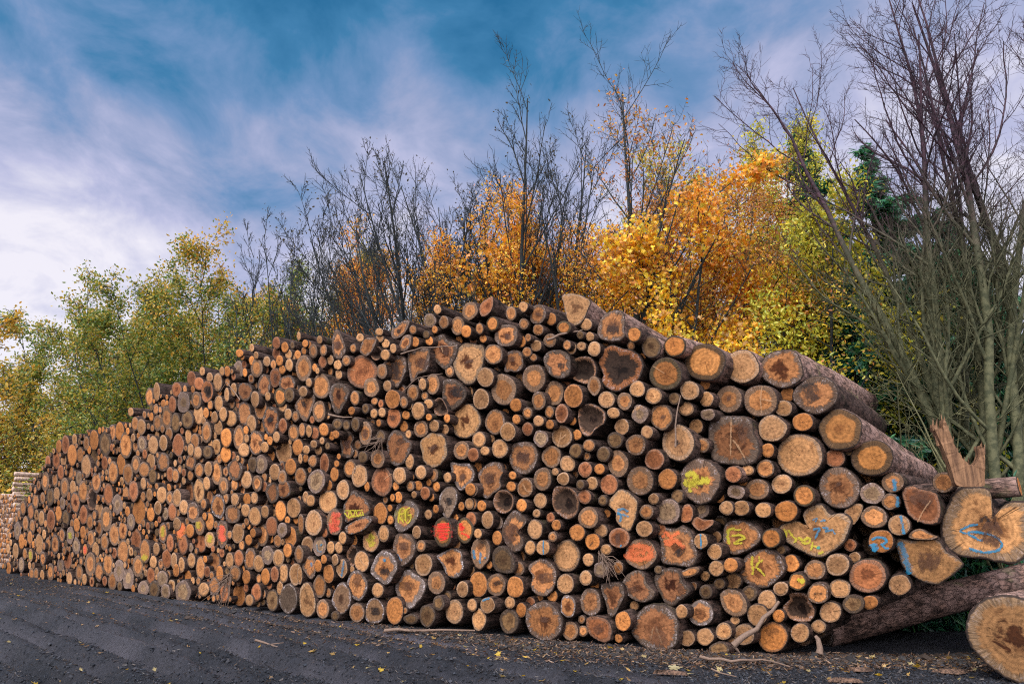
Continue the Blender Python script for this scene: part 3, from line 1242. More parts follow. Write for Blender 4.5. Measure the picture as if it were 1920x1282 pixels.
# ------------------------------------------------------------------ labels
SECT = ['right of','lower right of','below','lower left of','left of','upper left of','above','upper right of']
ORD = ['nearest','second nearest','third nearest','fourth nearest','fifth nearest','sixth nearest','seventh nearest','eighth nearest']
def sizeword(g):
    return 'slim' if g.R<.115 else 'small' if g.R<.165 else 'medium' if g.R<.235 else 'big' if g.R<.34 else 'huge'
for g in logs: g.desc = sizeword(g)+' '+STY[g.sty][6]
def sector(a, b): return int(round(math.atan2(b.cy-a.cy, b.cx-a.cx)/(math.pi/4)))%8
marks_at = [g for g in logs if g.known]
taken = set()
def label_of(g):
    if g.known: return g.known[0]
    same = [h for h in logs if h.desc == g.desc and not h.known]
    best = None
    for L in marks_at:
        d = math.hypot(L.cx-g.cx, L.cy-g.cy)
        if d > 420: continue
        s = sector(L, g)
        rank = sum(1 for h in same if h is not g and sector(L,h)==s and math.hypot(L.cx-h.cx,L.cy-h.cy) < d)
        if rank > 7: continue
        lab = f"{ORD[rank]} {g.desc} log {SECT[s]} {L.known[1]}"
        if lab in taken or len(lab.split()) > 16: continue
        c = d*(1+.8*rank)
        if best is None or c < best[0]: best = (c, lab)
    return best[1] if best else f"{g.desc} log in the big stack"
# ------------------------------------------------------------------ build the pile
def outline3d(g, N, rng):
    g.ax = AX + TG*rng.normal(0,.05) + UP*rng.normal(0,.035); g.ax /= np.linalg.norm(g.ax)
    near = np.clip((g.cx-100)/600,.38,1)
    off = (rng.normal(0,.045) + (.06 if g.R > .2 else -.02) + ((.10+abs(rng.normal(0,.13))) if not g.survey else 0))*near
    if g.sty in ('e','E'): off -= .08
    if g.cy > 1140 and g.cx < 1500: off = min(off, .05)
    g.off = off
    if g.poly is not None:
        px = smooth_outline(g.poly, N, 0, rng)
        c = np.array([g.cx,g.cy]); px = c+(px-c)*(1+rng.normal(0,.012,N))[:,None]
    else: px = ellipse(g.cx, g.cy, g.rx, g.ry, N, rng, .055 if g.sty in 'fFhkKwWDg' else .03)
    C = hit(g.cx, g.cy, off)
    O = np.array([onplane(x, y, C, g.ax) for x, y in px])
    return O, C
def stroke(pts, width, al, g, C, k):
    P = []
    Q = np.vstack([2*pts[0]-pts[1], pts, 2*pts[-1]-pts[-2]])
    for i in range(1, len(Q)-2):
        a,b,c,d = Q[i-1:i+3]; 
        for u in np.linspace(0,1,7,endpoint=False):
            P.append(.5*((2*b)+(c-a)*u+(2*a-5*b+4*c-d)*u*u+(3*b-a-3*c+d)*u**3))
    P.append(Q[-2]); P = np.array(P)
    t = np.gradient(P, axis=0); t /= np.maximum(np.linalg.norm(t,axis=1,keepdims=True),1e-6)
    nrm = np.stack([-t[:,1],t[:,0]],1)
    w = width*.85*np.concatenate([[.6],np.ones(len(P)-2),[.6]])
    n = len(P); V=[]; e=[]
    for sgn in (-1,0,1):
        for i in range(n):
            V.append(onplane(*(P[i]+nrm[i]*w[i]*sgn), C-g.ax*(.010+.0012*k), g.ax)-C); e.append(sgn)
    i = np.arange(n-1); q = np.concatenate([np.stack([r*n+i, r*n+i+1, (r+1)*n+i+1, (r+1)*n+i],1) for r in (0,1)])
    return np.array(V), q, np.array(e,float), np.full(3*n, al)
acc = dict(V=[],q=[],t=[],mi_q=[],mi_t=[],fc=[],tt=[],hc=[],rc=[],pr=[],st=[]); nacc = 0
def accumulate(face, bark):
    global nacc
    for part, m in ((face,0),(bark,1)):
        if part is None: continue
        n = len(part['V'])
        acc['V'].append(part['V']); acc['q'].append(part['q']+nacc); acc['t'].append(part['t']+nacc)
        acc['mi_q'].append(np.full(len(part['q']),m)); acc['mi_t'].append(np.full(len(part['t']),m))
        acc['fc'].append(part['fc']); acc['tt'].append(part.get('tt',np.ones(n))); acc['hc'].append(part.get('hc',np.zeros((n,3))))
        acc['st'].append(part.get('st',np.zeros(n))); acc['rc'].append(part['rc']); acc['pr'].append(part.get('pr',np.zeros((n,3)))); nacc += n
for g in logs:
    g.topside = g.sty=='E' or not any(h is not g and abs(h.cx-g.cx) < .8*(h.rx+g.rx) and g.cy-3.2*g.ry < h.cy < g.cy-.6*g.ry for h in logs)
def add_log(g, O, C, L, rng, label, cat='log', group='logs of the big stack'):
    lit_tint = 3.6 if (g.cy < 900 and g.cx > 1040 and g.topside) else 1.0  # light put into bark colour: exposed upper right logs brightened, buried ones left dark
    face, bark = log_geo(O, C, g.ax, L, g.sty, rng, lit_tint)
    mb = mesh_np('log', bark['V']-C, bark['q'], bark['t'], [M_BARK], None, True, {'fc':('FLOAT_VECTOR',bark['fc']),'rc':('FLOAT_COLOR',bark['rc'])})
    o = link('log', mb, None, C, label, cat, group)
    mf = mesh_np('cut_face', face['V']-C, face['q'], face['t'], [M_FACE], None, True,
        {'fc':('FLOAT_VECTOR',face['fc']),'t':('FLOAT',face['tt']),'st':('FLOAT',face['st']),'hc':('FLOAT_COLOR',face['hc']),'rc':('FLOAT_COLOR',face['rc']),'pr':('FLOAT_VECTOR',face['pr'])})
    f = link('cut_face', mf, o)
    by = {}
    for k, (c, w, al, pts) in enumerate(g.marks): by.setdefault(c, []).append(stroke(pts, w, al, g, C, k))
    for c, ss in by.items():
        V=[];q=[];e=[];a=[];n=0
        for v,qq,ee,aa in ss: V.append(v); q.append(qq+n); e.append(ee); a.append(aa); n += len(v)
        nm = {'rot':'rot_patch','black':'painted_dark','pale':'wood_crack'}.get(c,'paint_mark')  # black strokes put the dark of holes, and some stains, into flat colour
        mp = mesh_np(nm, np.concatenate(V), np.concatenate(q), None, [M_PAINT[c]], None, False, {'e':('FLOAT',np.concatenate(e)),'al':('FLOAT',np.concatenate(a))})
        link(nm, mp, f, label=None if nm!='paint_mark' else ('bright red' if c in ('scarlet','red') else c)+' sprayed forestry mark')
    return o
rng = np.random.default_rng(3)
for g in logs:
    if g.single:
        O, C = outline3d(g, 44, rng)
        L = (3.1 if g.sty=='E' else 3.6) if (g.cx > 1480 and g.cy < 870) else 4.6 if g.R > .12 else 4.0
        lab = label_of(g); taken.add(lab)
        add_log(g, O, C, L, rng, lab)
    else:
        O, C = outline3d(g, 20, rng)
        accumulate(*log_geo(O, C, g.ax, 4.2, g.sty, rng, taper=.2))
# logs lying deeper in the stack, seen through the gaps
seg = np.linalg.norm(np.diff(WALL,axis=0),axis=1); cum = np.concatenate([[0],np.cumsum(seg)])
sv = np.arange(0.3, cum[-1], .29)
for k, s_ in enumerate(sv):
    w = np.array([np.interp(s_,cum,WALL[:,0]), np.interp(s_,cum,WALL[:,1])])
    for r in range(19):
        z = .13+r*.262+(.13 if k%2 else 0)
        P = np.array([w[0],w[1],z])+rng.normal(0,.03,3)
        x, y = topx(P)
        if x > 1700 or not inside(x, y-.2*F/dep(max(-10,min(x,1919))), OUTLINE) or not inside(x+6,y,OUTLINE): continue
        C = P+AX*rng.uniform(.45,1.0); R = rng.uniform(.12,.155); a = np.linspace(0,2*np.pi,10,endpoint=False)
        O = C+R*(np.cos(a)[:,None]*TG+np.sin(a)[:,None]*UP)
        accumulate(*log_geo(O, C, AX, 3.4, 'd' if rng.random()<.7 else 'n', rng, taper=.15))  # shade of the gaps put into the colour: most get the dark style
cat_ = lambda k: np.concatenate(acc[k])
me = mesh_np('stacked_logs', cat_('V'), cat_('q'), cat_('t'), [M_FACE,M_BARK], np.concatenate([cat_('mi_q'),cat_('mi_t')]), True,
    {'fc':('FLOAT_VECTOR',cat_('fc')),'t':('FLOAT',cat_('tt')),'st':('FLOAT',cat_('st')),'hc':('FLOAT_COLOR',cat_('hc')),'rc':('FLOAT_COLOR',cat_('rc')),'pr':('FLOAT_VECTOR',cat_('pr'))})
link('stacked_logs', me, None, None, 'the many small log ends filling the big stack, mostly towards its far end', 'logs', 'logs of the big stack', 'stuff')

# ------------------------------------------------------------------ single pieces at the right end
def free_log(C, ax, R, L, sty, label, N=48, squash=1.0, name='log', group=None, irr=.05):
    ax = np.array(ax,float); ax /= np.linalg.norm(ax)
    u = np.cross(UP, ax); u /= np.linalg.norm(u); v = np.cross(ax, u)
    a = np.linspace(0,2*np.pi,N,endpoint=False)
    r = R*(1+sum(irr/k*rng.normal()*np.cos(k*a+rng.uniform(0,6)) for k in (2,3,4,5))+rng.normal(0,.006,N))
    O = C+(np.cos(a)*r)[:,None]*u+(np.sin(a)*r*squash)[:,None]*v
    g = Log(); g.ax = ax; g.sty = sty; g.marks = []; g.cx, g.cy, g.topside = 1500, 800, True
    return add_log(g, O, np.array(C,float), L, rng, label, group=group)
# huge log on the ground in front
Pg = onground(1918, 1279); Rb = .465
free_log(Pg+UP*Rb*.98, AX+TG*.12, Rb, 4.2, 'h', "huge round pale log lying on the ground at the lower right corner", 64, irr=.03)
# dark bark log leaning under the right end of the pile
A = onground(1535, 1208); A = A+UP*.20+AX*.22
B = at(2080, 1052, A[1]+1.2)
free_log(A, B-A, .27, float(np.linalg.norm(B-A))+.8, 'D', "long dark log leaning up to the right under the end of the stack", 40, irr=.03, group=None)
# splintered log behind the blue-arrow log
C = at(1912, 912, 9.3)
g_ax = np.array([-.75,.66,-.05])
free_log(C, g_ax, .14, .5, 'o', "pale orange splintered log end behind the blue-arrow log at the right edge", 40, irr=.10)
# pale logs of the next stack, seen along their sides
M_PEEL, g_ = mat('weathered_pole_wood')
geo = g_.n('ShaderNodeNewGeometry').outputs['Position']
nn = g_.noise(geo, 9, 5, .65)
g_.out(g_.principled(g_.mix(g_.step(nn,.35,.7), (.62,.45,.36,1), (.28,.20,.165,1)), .85, g_.bump(nn, .01)))
ROWW = ['topmost','second from the top','third from the top','fourth from the top','fifth from the top','sixth from the top','seventh from the top','eighth from the top','ninth from the top','tenth from the top','eleventh from the top','twelfth from the top','fourth from the bottom','third from the bottom','second from the bottom','lowest']
def pole(C, ax, R, L, N=16):
    ax = ax/np.linalg.norm(ax); u = np.cross(UP,ax); u/=np.linalg.norm(u); v=np.cross(ax,u)
    a = np.linspace(0,2*np.pi,N,endpoint=False); V=[]
    for s in (0,.02,L*.3,L*.6,L): V.append(C+ax*s+R*(1-.1*s/4)*(1+rng.normal(0,.02,N))[:,None]*(np.cos(a)[:,None]*u+np.sin(a)[:,None]*v))
    V.append(C[None]); V.append((C+ax*L)[None]); V = np.concatenate(V); i=np.arange(N); j=(i+1)%N
    q = np.concatenate([np.stack([k*N+i,k*N+j,(k+1)*N+j,(k+1)*N+i],1) for k in range(4)])
    t = np.concatenate([np.stack([j,i,np.full(N,5*N)],1), np.stack([4*N+i,4*N+j,np.full(N,5*N+1)],1)])
    return V,q,t
yy = [888,897,907,916,926,935,946,955,966,976,987,998,1009,1020,1031,1042]
for k, y in enumerate(yy):
    C = at(20+rng.uniform(-3,9), y, 34.5); V,q,t = pole(C, AX+TG*.02, rng.uniform(.10,.15), 4.2)
    o = link('pale_log', mesh_np('pale_log', V-C, q, t, [M_PEEL]), None, C, f"weathered pale log seen side-on in the far left stack, {ROWW[k]}", 'log', 'side-on logs of the far left stack')
# the rest of that stack: its cut ends, narrow from here
acc = dict(V=[],q=[],t=[],mi_q=[],mi_t=[],fc=[],tt=[],hc=[],rc=[],pr=[],st=[]); nacc = 0
P0 = at(22, 1000, 34.2)
for k in range(1,26):
    for r in range(18):
        C = np.array([P0[0]-k*.27*.80, P0[1]+k*.27*.62, .12+r*.235])+rng.normal(0,.03,3); R = rng.uniform(.065,.15); a=np.linspace(0,2*np.pi,12,endpoint=False)
        if r > 15-.1*k+rng.normal(0,.4): continue
        O = C+R*(np.cos(a)[:,None]*TG+np.sin(a)[:,None]*UP)
        accumulate(*log_geo(O, C, AX, 4.0, rng.choice(list('npo')), rng, taper=.15))
me = mesh_np('far_stacked_logs', cat_('V'), cat_('q'), cat_('t'), [M_FACE,M_PEEL], np.concatenate([cat_('mi_q'),cat_('mi_t')]), True,
    {'fc':('FLOAT_VECTOR',cat_('fc')),'t':('FLOAT',cat_('tt')),'st':('FLOAT',cat_('st')),'hc':('FLOAT_COLOR',cat_('hc')),'rc':('FLOAT_COLOR',cat_('rc')),'pr':('FLOAT_VECTOR',cat_('pr'))})
link('far_stacked_logs', me, None, None, 'the close-packed log ends of the far stack at the left edge', 'logs', None, 'stuff')

# ------------------------------------------------------------------ broken slab, sticks
M_SPLIT, g_ = mat('split_wood')
geo = g_.n('ShaderNodeTexCoord').outputs['Object']
st = g_.n('ShaderNodeMapping', {'Vector':geo,'Scale':(26,26,2.0)}).outputs[0]; nn = g_.noise(st,1.0,5,.6); n2 = g_.noise(geo,6,3)
g_.out(g_.principled(g_.mix(g_.step(nn,.3,.7), (.07,.035,.02,1), (.25,.135,.07,1)), .85, g_.bump(g_.math('ADD',nn,n2), .015)))
def slab(px_poly, Y, thick, loc_px, name, label, cat, m):
    C = at(*loc_px, Y); n = np.array([.25,1,.05]); n/=np.linalg.norm(n)
    P = smooth_outline(px_poly, 90, 0, None)
    import bmesh
    bm = bmesh.new()
    fr = [bm.verts.new((onplane(x,y,C,n)-C)+n*rng.normal(0,.004)) for x,y in P]
    f = bm.faces.new(fr); r = bmesh.ops.extrude_face_region(bm, geom=[f])
    for v in [e for e in r['geom'] if isinstance(e,bmesh.types.BMVert)]: v.co += Vector(n*thick*rng.uniform(.8,1.2))
    bmesh.ops.triangulate(bm, faces=bm.faces[:]); bmesh.ops.recalc_face_normals(bm, faces=bm.faces[:])
    me = bpy.data.meshes.new(name); bm.to_mesh(me); bm.free(); me.materials.append(m)
    return link(name, me, None, C, label, cat)
px = lambda s, ox, oy: [(float(a.split(',')[0])/5+ox, float(a.split(',')[1])/5+oy) for a in s.split()]
slab(px("1070,800 1074,770 1086,792 1096,778 1112,812 1130,822 1140,812 1165,838 1158,770 1165,725 1174,752 1184,740 1212,820 1235,870 1262,950 1290,1000 1300,1040 1330,1055 1350,1110 1390,1130 1396,1162 1440,1150 1452,1166 1490,1110 1505,1070 1498,990 1512,972 1522,1000 1540,992 1550,1050 1556,1100 1552,1300 1540,1355 1310,1355 1265,1290 1240,1200 1160,990 1110,880",1536,640), 8.95, .16, (1800,890), 'broken_slab', 'split V-shaped wood shard standing upright on the blue-arrow log', 'wood shard', M_SPLIT)
def splinters(o):
    C=np.array(o.location); Vs=[];qs=[];m=0
    for (x0,y0,x1,y1) in [(1752,802,1747,790),(1757,803,1755,786),(1763,806,1762,795),(1768,800,1765,778),(1771,795,1770,781),(1776,812,1779,800),(1784,832,1788,822),(1793,850,1797,842),(1806,868,1808,858),(1814,872,1818,862),(1826,868,1829,858),(1836,850,1838,834),(1840,842,1841,830),(1844,846,1847,833),(1798,862,1802,848),(1759,830,1752,818)]:
        P=np.array([at(x0,y0+5,9.0),at((x0+x1)/2,(y0+y1)/2,9.0+rng.normal(0,.02)),at(x1+rng.normal(0,1.5),y1-rng.uniform(0,8),9.0+rng.normal(0,.05))])-C
        V,q=tube(P,[.022,.012,.002],5); Vs.append(V);qs.append(q+m);m+=len(V)
    link('splinters',mesh_np('splinters',np.concatenate(Vs),np.concatenate(qs),None,[M_SPLIT]),o)
M_TWIG, g_ = mat('dry_twig_bark')
geo = g_.n('ShaderNodeNewGeometry').outputs['Position']; nn = g_.noise(geo,40,4)
g_.out(g_.principled(g_.mix(nn,(.07,.045,.032,1),(.26,.18,.135,1)),.85,g_.bump(nn,.004)))
def tube(P, R, k=7):
    P = np.array(P,float); n=len(P); t=np.gradient(P,axis=0); t/=np.linalg.norm(t,axis=1,keepdims=True)
    ref = np.array([.3,.5,.81]); u=np.cross(t,ref); u/=np.linalg.norm(u,axis=1,keepdims=True); v=np.cross(t,u)
    a=np.linspace(0,2*np.pi,k,endpoint=False); V=(P[:,None]+np.asarray(R)[:,None,None]*(np.cos(a)[None,:,None]*u[:,None]+np.sin(a)[None,:,None]*v[:,None])).reshape(-1,3)
    i=np.arange(k); j=(i+1)%k
    q=np.concatenate([np.stack([s*k+i,s*k+j,(s+1)*k+j,(s+1)*k+i],1) for s in range(n-1)])
    return V,q
def stick(P, r, label, name='stick', k=7, forks=()):
    P = [np.array(p) for p in P]; D=[]
    for a,b in zip(P[:-1],P[1:]): D += [a+(b-a)*u for u in (0,.34,.67)]
    D.append(P[-1]); D=np.array(D)+rng.normal(0,r*.35,(len(D),3)); C=D[0].copy()
    V,q=tube(D-C, np.linspace(r,r*.45,len(D)),k); Vs=[V];qs=[q];n=len(V)
    for (i,d) in forks:
        i=int(i*len(D)); v,qq=tube(np.array([D[i],D[i]+np.array(d)*.5,D[i]+np.array(d)+rng.normal(0,.02,3)])-C,[r*.5,r*.4,r*.2],5); Vs.append(v);qs.append(qq+n);n+=len(v)
    return link(name, mesh_np(name,np.concatenate(Vs),np.concatenate(qs),None,[M_TWIG]),None,C,label,'stick')
G = lambda x,y,z=.03: onground(x,y,z)
W_ = lambda x,y,o=-.12: hit(x,y,o)
stick([G(1312,1231),G(1370,1238),G(1430,1234),G(1482,1250)],.022,'long bent brown stick on the ground below the low black-centred log', forks=[(.4,(.2,-.08,.01))])
stick([G(722,1180),G(790,1181,.05),G(890,1181)],.03,'long straight branch lying against the foot of the stack left of centre', forks=[(.2,(.35,-.3,0)),(.55,(-.2,-.2,.02))])
stick([G(480,1200),G(520,1212)],.02,'short forked stick alone on the dark track', forks=[(.5,(.18,.05,.02))])
stick([G(1334,1255),G(1382,1268)],.012,'thin straight twig on the ground below the long bent stick')
stick([W_(1376,1206,-.35),W_(1420,1176,-.3),W_(1462,1130,-.15)],.045,'frayed pale splinter leaning on small logs low in the stack',forks=[(.1,(.1,-.02,-.1))])
stick([W_(1024,637,-.3),W_(1060,626,-.15),W_(1096,618,.1)],.028,'straight pale broken branch sticking out near the top of the stack')
stick([W_(752,664,-.1),W_(790,652,-.2),W_(858,648,-.1)],.02,'thin dark bent branch lying across logs near the top of the stack')
stick([W_(616,779,-.3),W_(660,782,-.1)],.025,'short stub branch with pale end poking out left of centre')
stick([W_(1266,838,-.2),W_(1268,780,-.2),W_(1276,742,-.1)],.016,'thin reddish twig hanging down over the smooth pale holed log')
stick([W_(754,735,-.15),W_(783,708,-.2),W_(830,700,-.1)],.012,'thin forked twig hanging over logs right of the glossy red-brown log',forks=[(.5,(.1,0,-.3))])
stick([W_(1540,1224,-.15)+UP*.0,W_(1534,1190,-.1)],.05,'short grey stub of bark standing on the ground by the leaning dark log')
stick([W_(450,750,-.3),W_(425,716,-.2),W_(402,752,-.25)],.014,'thin curved branch hanging over log ends near the top left of the stack')
stick([W_(440,955,-.3),W_(452,926,-.3),W_(478,922,-.2)],.011,'thin pale hooked twig among the log ends left of centre')
def brush(px, py, label, n=22, spread=.45, dirv=(0,0,-1)):
    C = W_(px,py,-.12); Vs=[];qs=[];m=0
    for _ in range(n):
        d = np.array(dirv)+rng.normal(0,.45,3); d/=np.linalg.norm(d); d -= AX*max(0,np.dot(d,AX)); L=rng.uniform(.3,1)*spread
        P=np.array([rng.normal(0,.03,3),d*L*.5+rng.normal(0,.03,3),d*L+rng.normal(0,.05,3)]); V,q=tube(P,[.007,.005,.003],4)
        Vs.append(V);qs.append(q+m);m+=len(V)
    link('dry_brush',mesh_np('dry_brush',np.concatenate(Vs),np.concatenate(qs),None,[M_TWIG]),None,C,label,'twigs')
splinters(bpy.data.objects['broken_slab'])
brush(1128,1040,'tuft of thin grey twigs hanging below the orange-faced round log',22,.5,(.5,0,-.8))
brush(715,822,'tangle of thin dark twigs between logs left of the rosy-rimmed big log',26,.55,(-.6,0,-.5))
brush(432,1078,'bunch of drooping dry twigs at the foot of the stack left of centre',40,.9,(-.4,0,-.9))
# ------------------------------------------------------------------ trees
def unit(a): return a/np.maximum(np.linalg.norm(a,axis=-1,keepdims=True),1e-9)
def perp(d, ang):
    ref = np.where(np.abs(d[:,2:3])>.9, np.array([[1.,0,0]]), np.array([[0,0,1.]]))
    u = unit(np.cross(d,ref)); v = np.cross(d,u)
    return np.cos(ang)[:,None]*u+np.sin(ang)[:,None]*v
def grow(rng, P, D, L, R, n, trop=0.0, wob=.1, tip=.3):
    """Grow len(P) branches of n points at once: (B,n,3), radii (B,n)."""
    pts = np.zeros((len(P),n,3)); pts[:,0] = P; D = unit(D.copy()); step = (L/(n-1))[:,None]
    for i in range(1,n):
        D = unit(D+np.array([0,0,trop])/(n-1)+rng.normal(0,wob,D.shape)/math.sqrt(n-1))
        pts[:,i] = pts[:,i-1]+D*step
    return pts, R[:,None]*np.linspace(1,tip,n)[None]
def kids(rng, pts, rad, per, lo, hi, ang, angsd, ratio, L, taper=.55, rr=.6):
    B,n,_ = pts.shape
    idx = np.repeat(np.arange(B), per); K = len(idx)
    u = lo+(hi-lo)*((np.tile(np.arange(per),B)+rng.random(K))/per)
    f = u*(n-1); i = np.minimum(f.astype(int),n-2); w = (f-i)[:,None]
    P = pts[idx,i]*(1-w)+pts[idx,i+1]*w; pd = unit(pts[idx,i+1]-pts[idx,i])
    az = rng.random(K)*6.283; a = np.radians(ang+rng.normal(0,angsd,K))
    D = pd*np.cos(a)[:,None]+perp(pd,az)*np.sin(a)[:,None]
    Lk = L[idx]*ratio*(1-taper*u)*rng.uniform(.65,1.25,K)
    Rk = np.minimum(rad[idx,i]*rr, .9*rad[idx,i])*rng.uniform(.7,1.1,K)
    return P,D,Lk,Rk,idx,u
def tubes(sets):
    """sets: list of (pts (B,n,3), rad (B,n), sides) -> one vertex/quad soup."""
    VV=[];QQ=[];m=0
    for pts,rad,k in sets:
        B,n,_=pts.shape
        t=np.gradient(pts,axis=1); t=unit(t); ref=unit(np.random.default_rng(1).normal(0,1,(B,1,3))); u=unit(np.cross(t,ref)); v=np.cross(t,u)
        a=np.linspace(0,2*np.pi,k,endpoint=False)
        V=pts[:,:,None]+rad[:,:,None,None]*(np.cos(a)[None,None,:,None]*u[:,:,None]+np.sin(a)[None,None,:,None]*v[:,:,None])
        i=np.arange(k); j=(i+1)%k; s=np.arange(n-1)[:,None]*k
        q=np.stack([s+i,s+j,s+k+j,s+k+i],-1).reshape(-1,4)
        Q=(q[None]+(np.arange(B)*n*k)[:,None,None]).reshape(-1,4)
        VV.append(V.reshape(-1,3)); QQ.append(Q+m); m+=B*n*k
    return np.concatenate(VV), np.concatenate(QQ)
MAPLE = np.array([(0,-.15),(.18,-.38),(.5,-.3),(.42,-.05),(.72,.2),(.34,.25),(.30,.5),(.13,.42),(0,.85),(-.13,.42),(-.30,.5),(-.34,.25),(-.72,.2),(-.42,-.05),(-.5,-.3),(-.18,-.38)])
OVAL = np.array([(0,-.5),(.26,-.1),(.22,.25),(0,.55),(-.22,.25),(-.26,-.1)])
SPRAY = np.array([(0,-.6),(.13,-.1),(.05,.6),(-.08,.55),(-.14,-.1)])
def leaves(rng, C, size, cols, shape, drop=.35, axis=None):
    K=len(C); n=len(shape)
    if axis is None: ax = unit(rng.normal(0,1,(K,3))+np.array([0,0,-drop]))
    else: ax = unit(axis+rng.normal(0,.25,(K,3)))
    side = perp(ax, rng.random(K)*6.283); nor = np.cross(ax,side)
    s = size*rng.uniform(.6,1.3,K)
    V = C[:,None]+s[:,None,None]*(shape[None,:,0:1]*side[:,None]+shape[None,:,1:2]*ax[:,None]+(.35*np.abs(shape[None,:,0:1])-.12*(shape[None,:,1:2])**2)*nor[:,None])
    # fan around the first vertex's neighbour: a centre vertex keeps lobed outlines clean
    V = np.concatenate([C[:,None],V],1); m=n+1; i=np.arange(n); j=(i+1)%n
    t=np.stack([np.zeros(n,int),1+i,1+j],1); T=(t[None]+(np.arange(K)*m)[:,None,None]).reshape(-1,3)
    return V.reshape(-1,3), T, np.repeat(cols,m,axis=0)
M_LEAF, g_ = mat('autumn_leaf')
lc = g_.attr('lc','Color')
d1 = g_.n('ShaderNodeBsdfDiffuse',{'Color':lc}).outputs[0]; tl = g_.n('ShaderNodeBsdfTranslucent',{'Color':g_.vm('MULTIPLY',lc,(1.15,1.0,.7))}).outputs[0]
gl = g_.n('ShaderNodeBsdfGlossy',{'Color':(.8,.8,.8,1),'Roughness':.45}).outputs[0]
g_.out(g_.n('ShaderNodeMixShader',{0:.04,1:g_.n('ShaderNodeMixShader',{0:.45,1:d1,2:tl}).outputs[0],2:gl}).outputs[0])
def tree_bark(name, a, b, c, zc):
    m, g = mat(name)
    p = g.n('ShaderNodeNewGeometry').outputs['Position']
    n1 = g.noise(p,7,5,.65); n2 = g.noise(p,38,3,.6); n3 = g.noise(p,1.3,2)
    col = g.mix(g.step(n1,.35,.66), a, b); col = g.mix(g.step(n2,.55,.72,0,.6), col, c)
    col = g.mix(g.step(n3,.5,.65,0,.5), col, g.vm('SCALE',b,s=.6) if False else c)
    g.out(g.principled(col,.85,g.bump(g.math('ADD',n1,g.math('MULTIPLY',n2,.5)),.012)))
    return m
M_OLIVE = tree_bark('olive_smooth_bark',(.085,.085,.04),(.15,.145,.07),(.05,.052,.028),0)
M_DARKB = tree_bark('dark_wet_bark',(.012,.017,.020),(.030,.036,.036),(.009,.011,.013),0)
M_PURP, g_ = mat('purplish_twig_bark')
p_ = g_.n('ShaderNodeNewGeometry').outputs['Position']; n_ = g_.noise(p_,9,4)
zz_ = g_.step(g_.math('ADD',g_.n('ShaderNodeSeparateXYZ',{0:p_}).outputs[2],g_.math('MULTIPLY',n_,2.0)),7.0,10.5)
lo_ = g_.mix(g_.step(n_,.4,.6),(.05,.056,.028,1),(.105,.106,.055,1)); hi_ = g_.mix(g_.step(n_,.4,.6),(.020,.012,.018,1),(.058,.028,.042,1))
g_.out(g_.principled(g_.mix(zz_,lo_,hi_),.8))
M_BROWN = tree_bark('grey_brown_bark',(.07,.062,.05),(.13,.115,.09),(.045,.04,.034),0)
PAL = {
'maple':np.array([(.90,.66,.05),(.88,.60,.035),(.82,.68,.07),(.66,.58,.06),(.84,.40,.02),(.55,.30,.06),(.42,.24,.06)]),
'orange':np.array([(.84,.40,.04),(.80,.33,.035),(.86,.52,.04),(.62,.25,.05),(.80,.44,.06)]),
'rust':np.array([(.48,.19,.05),(.40,.17,.06),(.60,.28,.05),(.55,.33,.06)]),
'lime':np.array([(.62,.60,.06),(.50,.52,.055),(.72,.60,.06),(.36,.43,.06)]),
'green':np.array([(.11,.20,.035),(.08,.16,.03),(.17,.25,.04),(.25,.28,.045),(.40,.34,.045)]),
'olive':np.array([(.34,.31,.045),(.46,.35,.045),(.24,.27,.04),(.52,.34,.045),(.15,.21,.035)]),
'gold':np.array([(.60,.40,.05),(.64,.34,.035),(.50,.38,.055),(.40,.32,.05)]),
'dark':np.array([(.05,.05,.035),(.09,.07,.03)]),
'spruce':np.array([(.03,.15,.085),(.04,.19,.09),(.09,.27,.11),(.03,.12,.09)]),
}
def pick(rng, pal, K): 
    c = PAL[pal][rng.integers(0,len(PAL[pal]),K)]; return c*rng.uniform(.75,1.25,(K,1))
def put_tree(name, base, label, cat, group, sets_trunk, sets_twig, leafgeo, bark, twigbark, crownname='crown'):
    root = link(name, None, None, base, label, cat, group)
    V,q = tubes(sets_trunk); link('trunk', mesh_np('trunk',V-base,q,None,[bark]), root)
    if sets_twig:
        V,q = tubes(sets_twig); link('branches', mesh_np('branches',V-base,q,None,[twigbark]), root)
    if leafgeo is not None:
        V,T,c = leafgeo; link(crownname, mesh_np(crownname,V-base,None,T,[M_LEAF],None,False,{'lc':('FLOAT_COLOR',c)}), root)
    return root
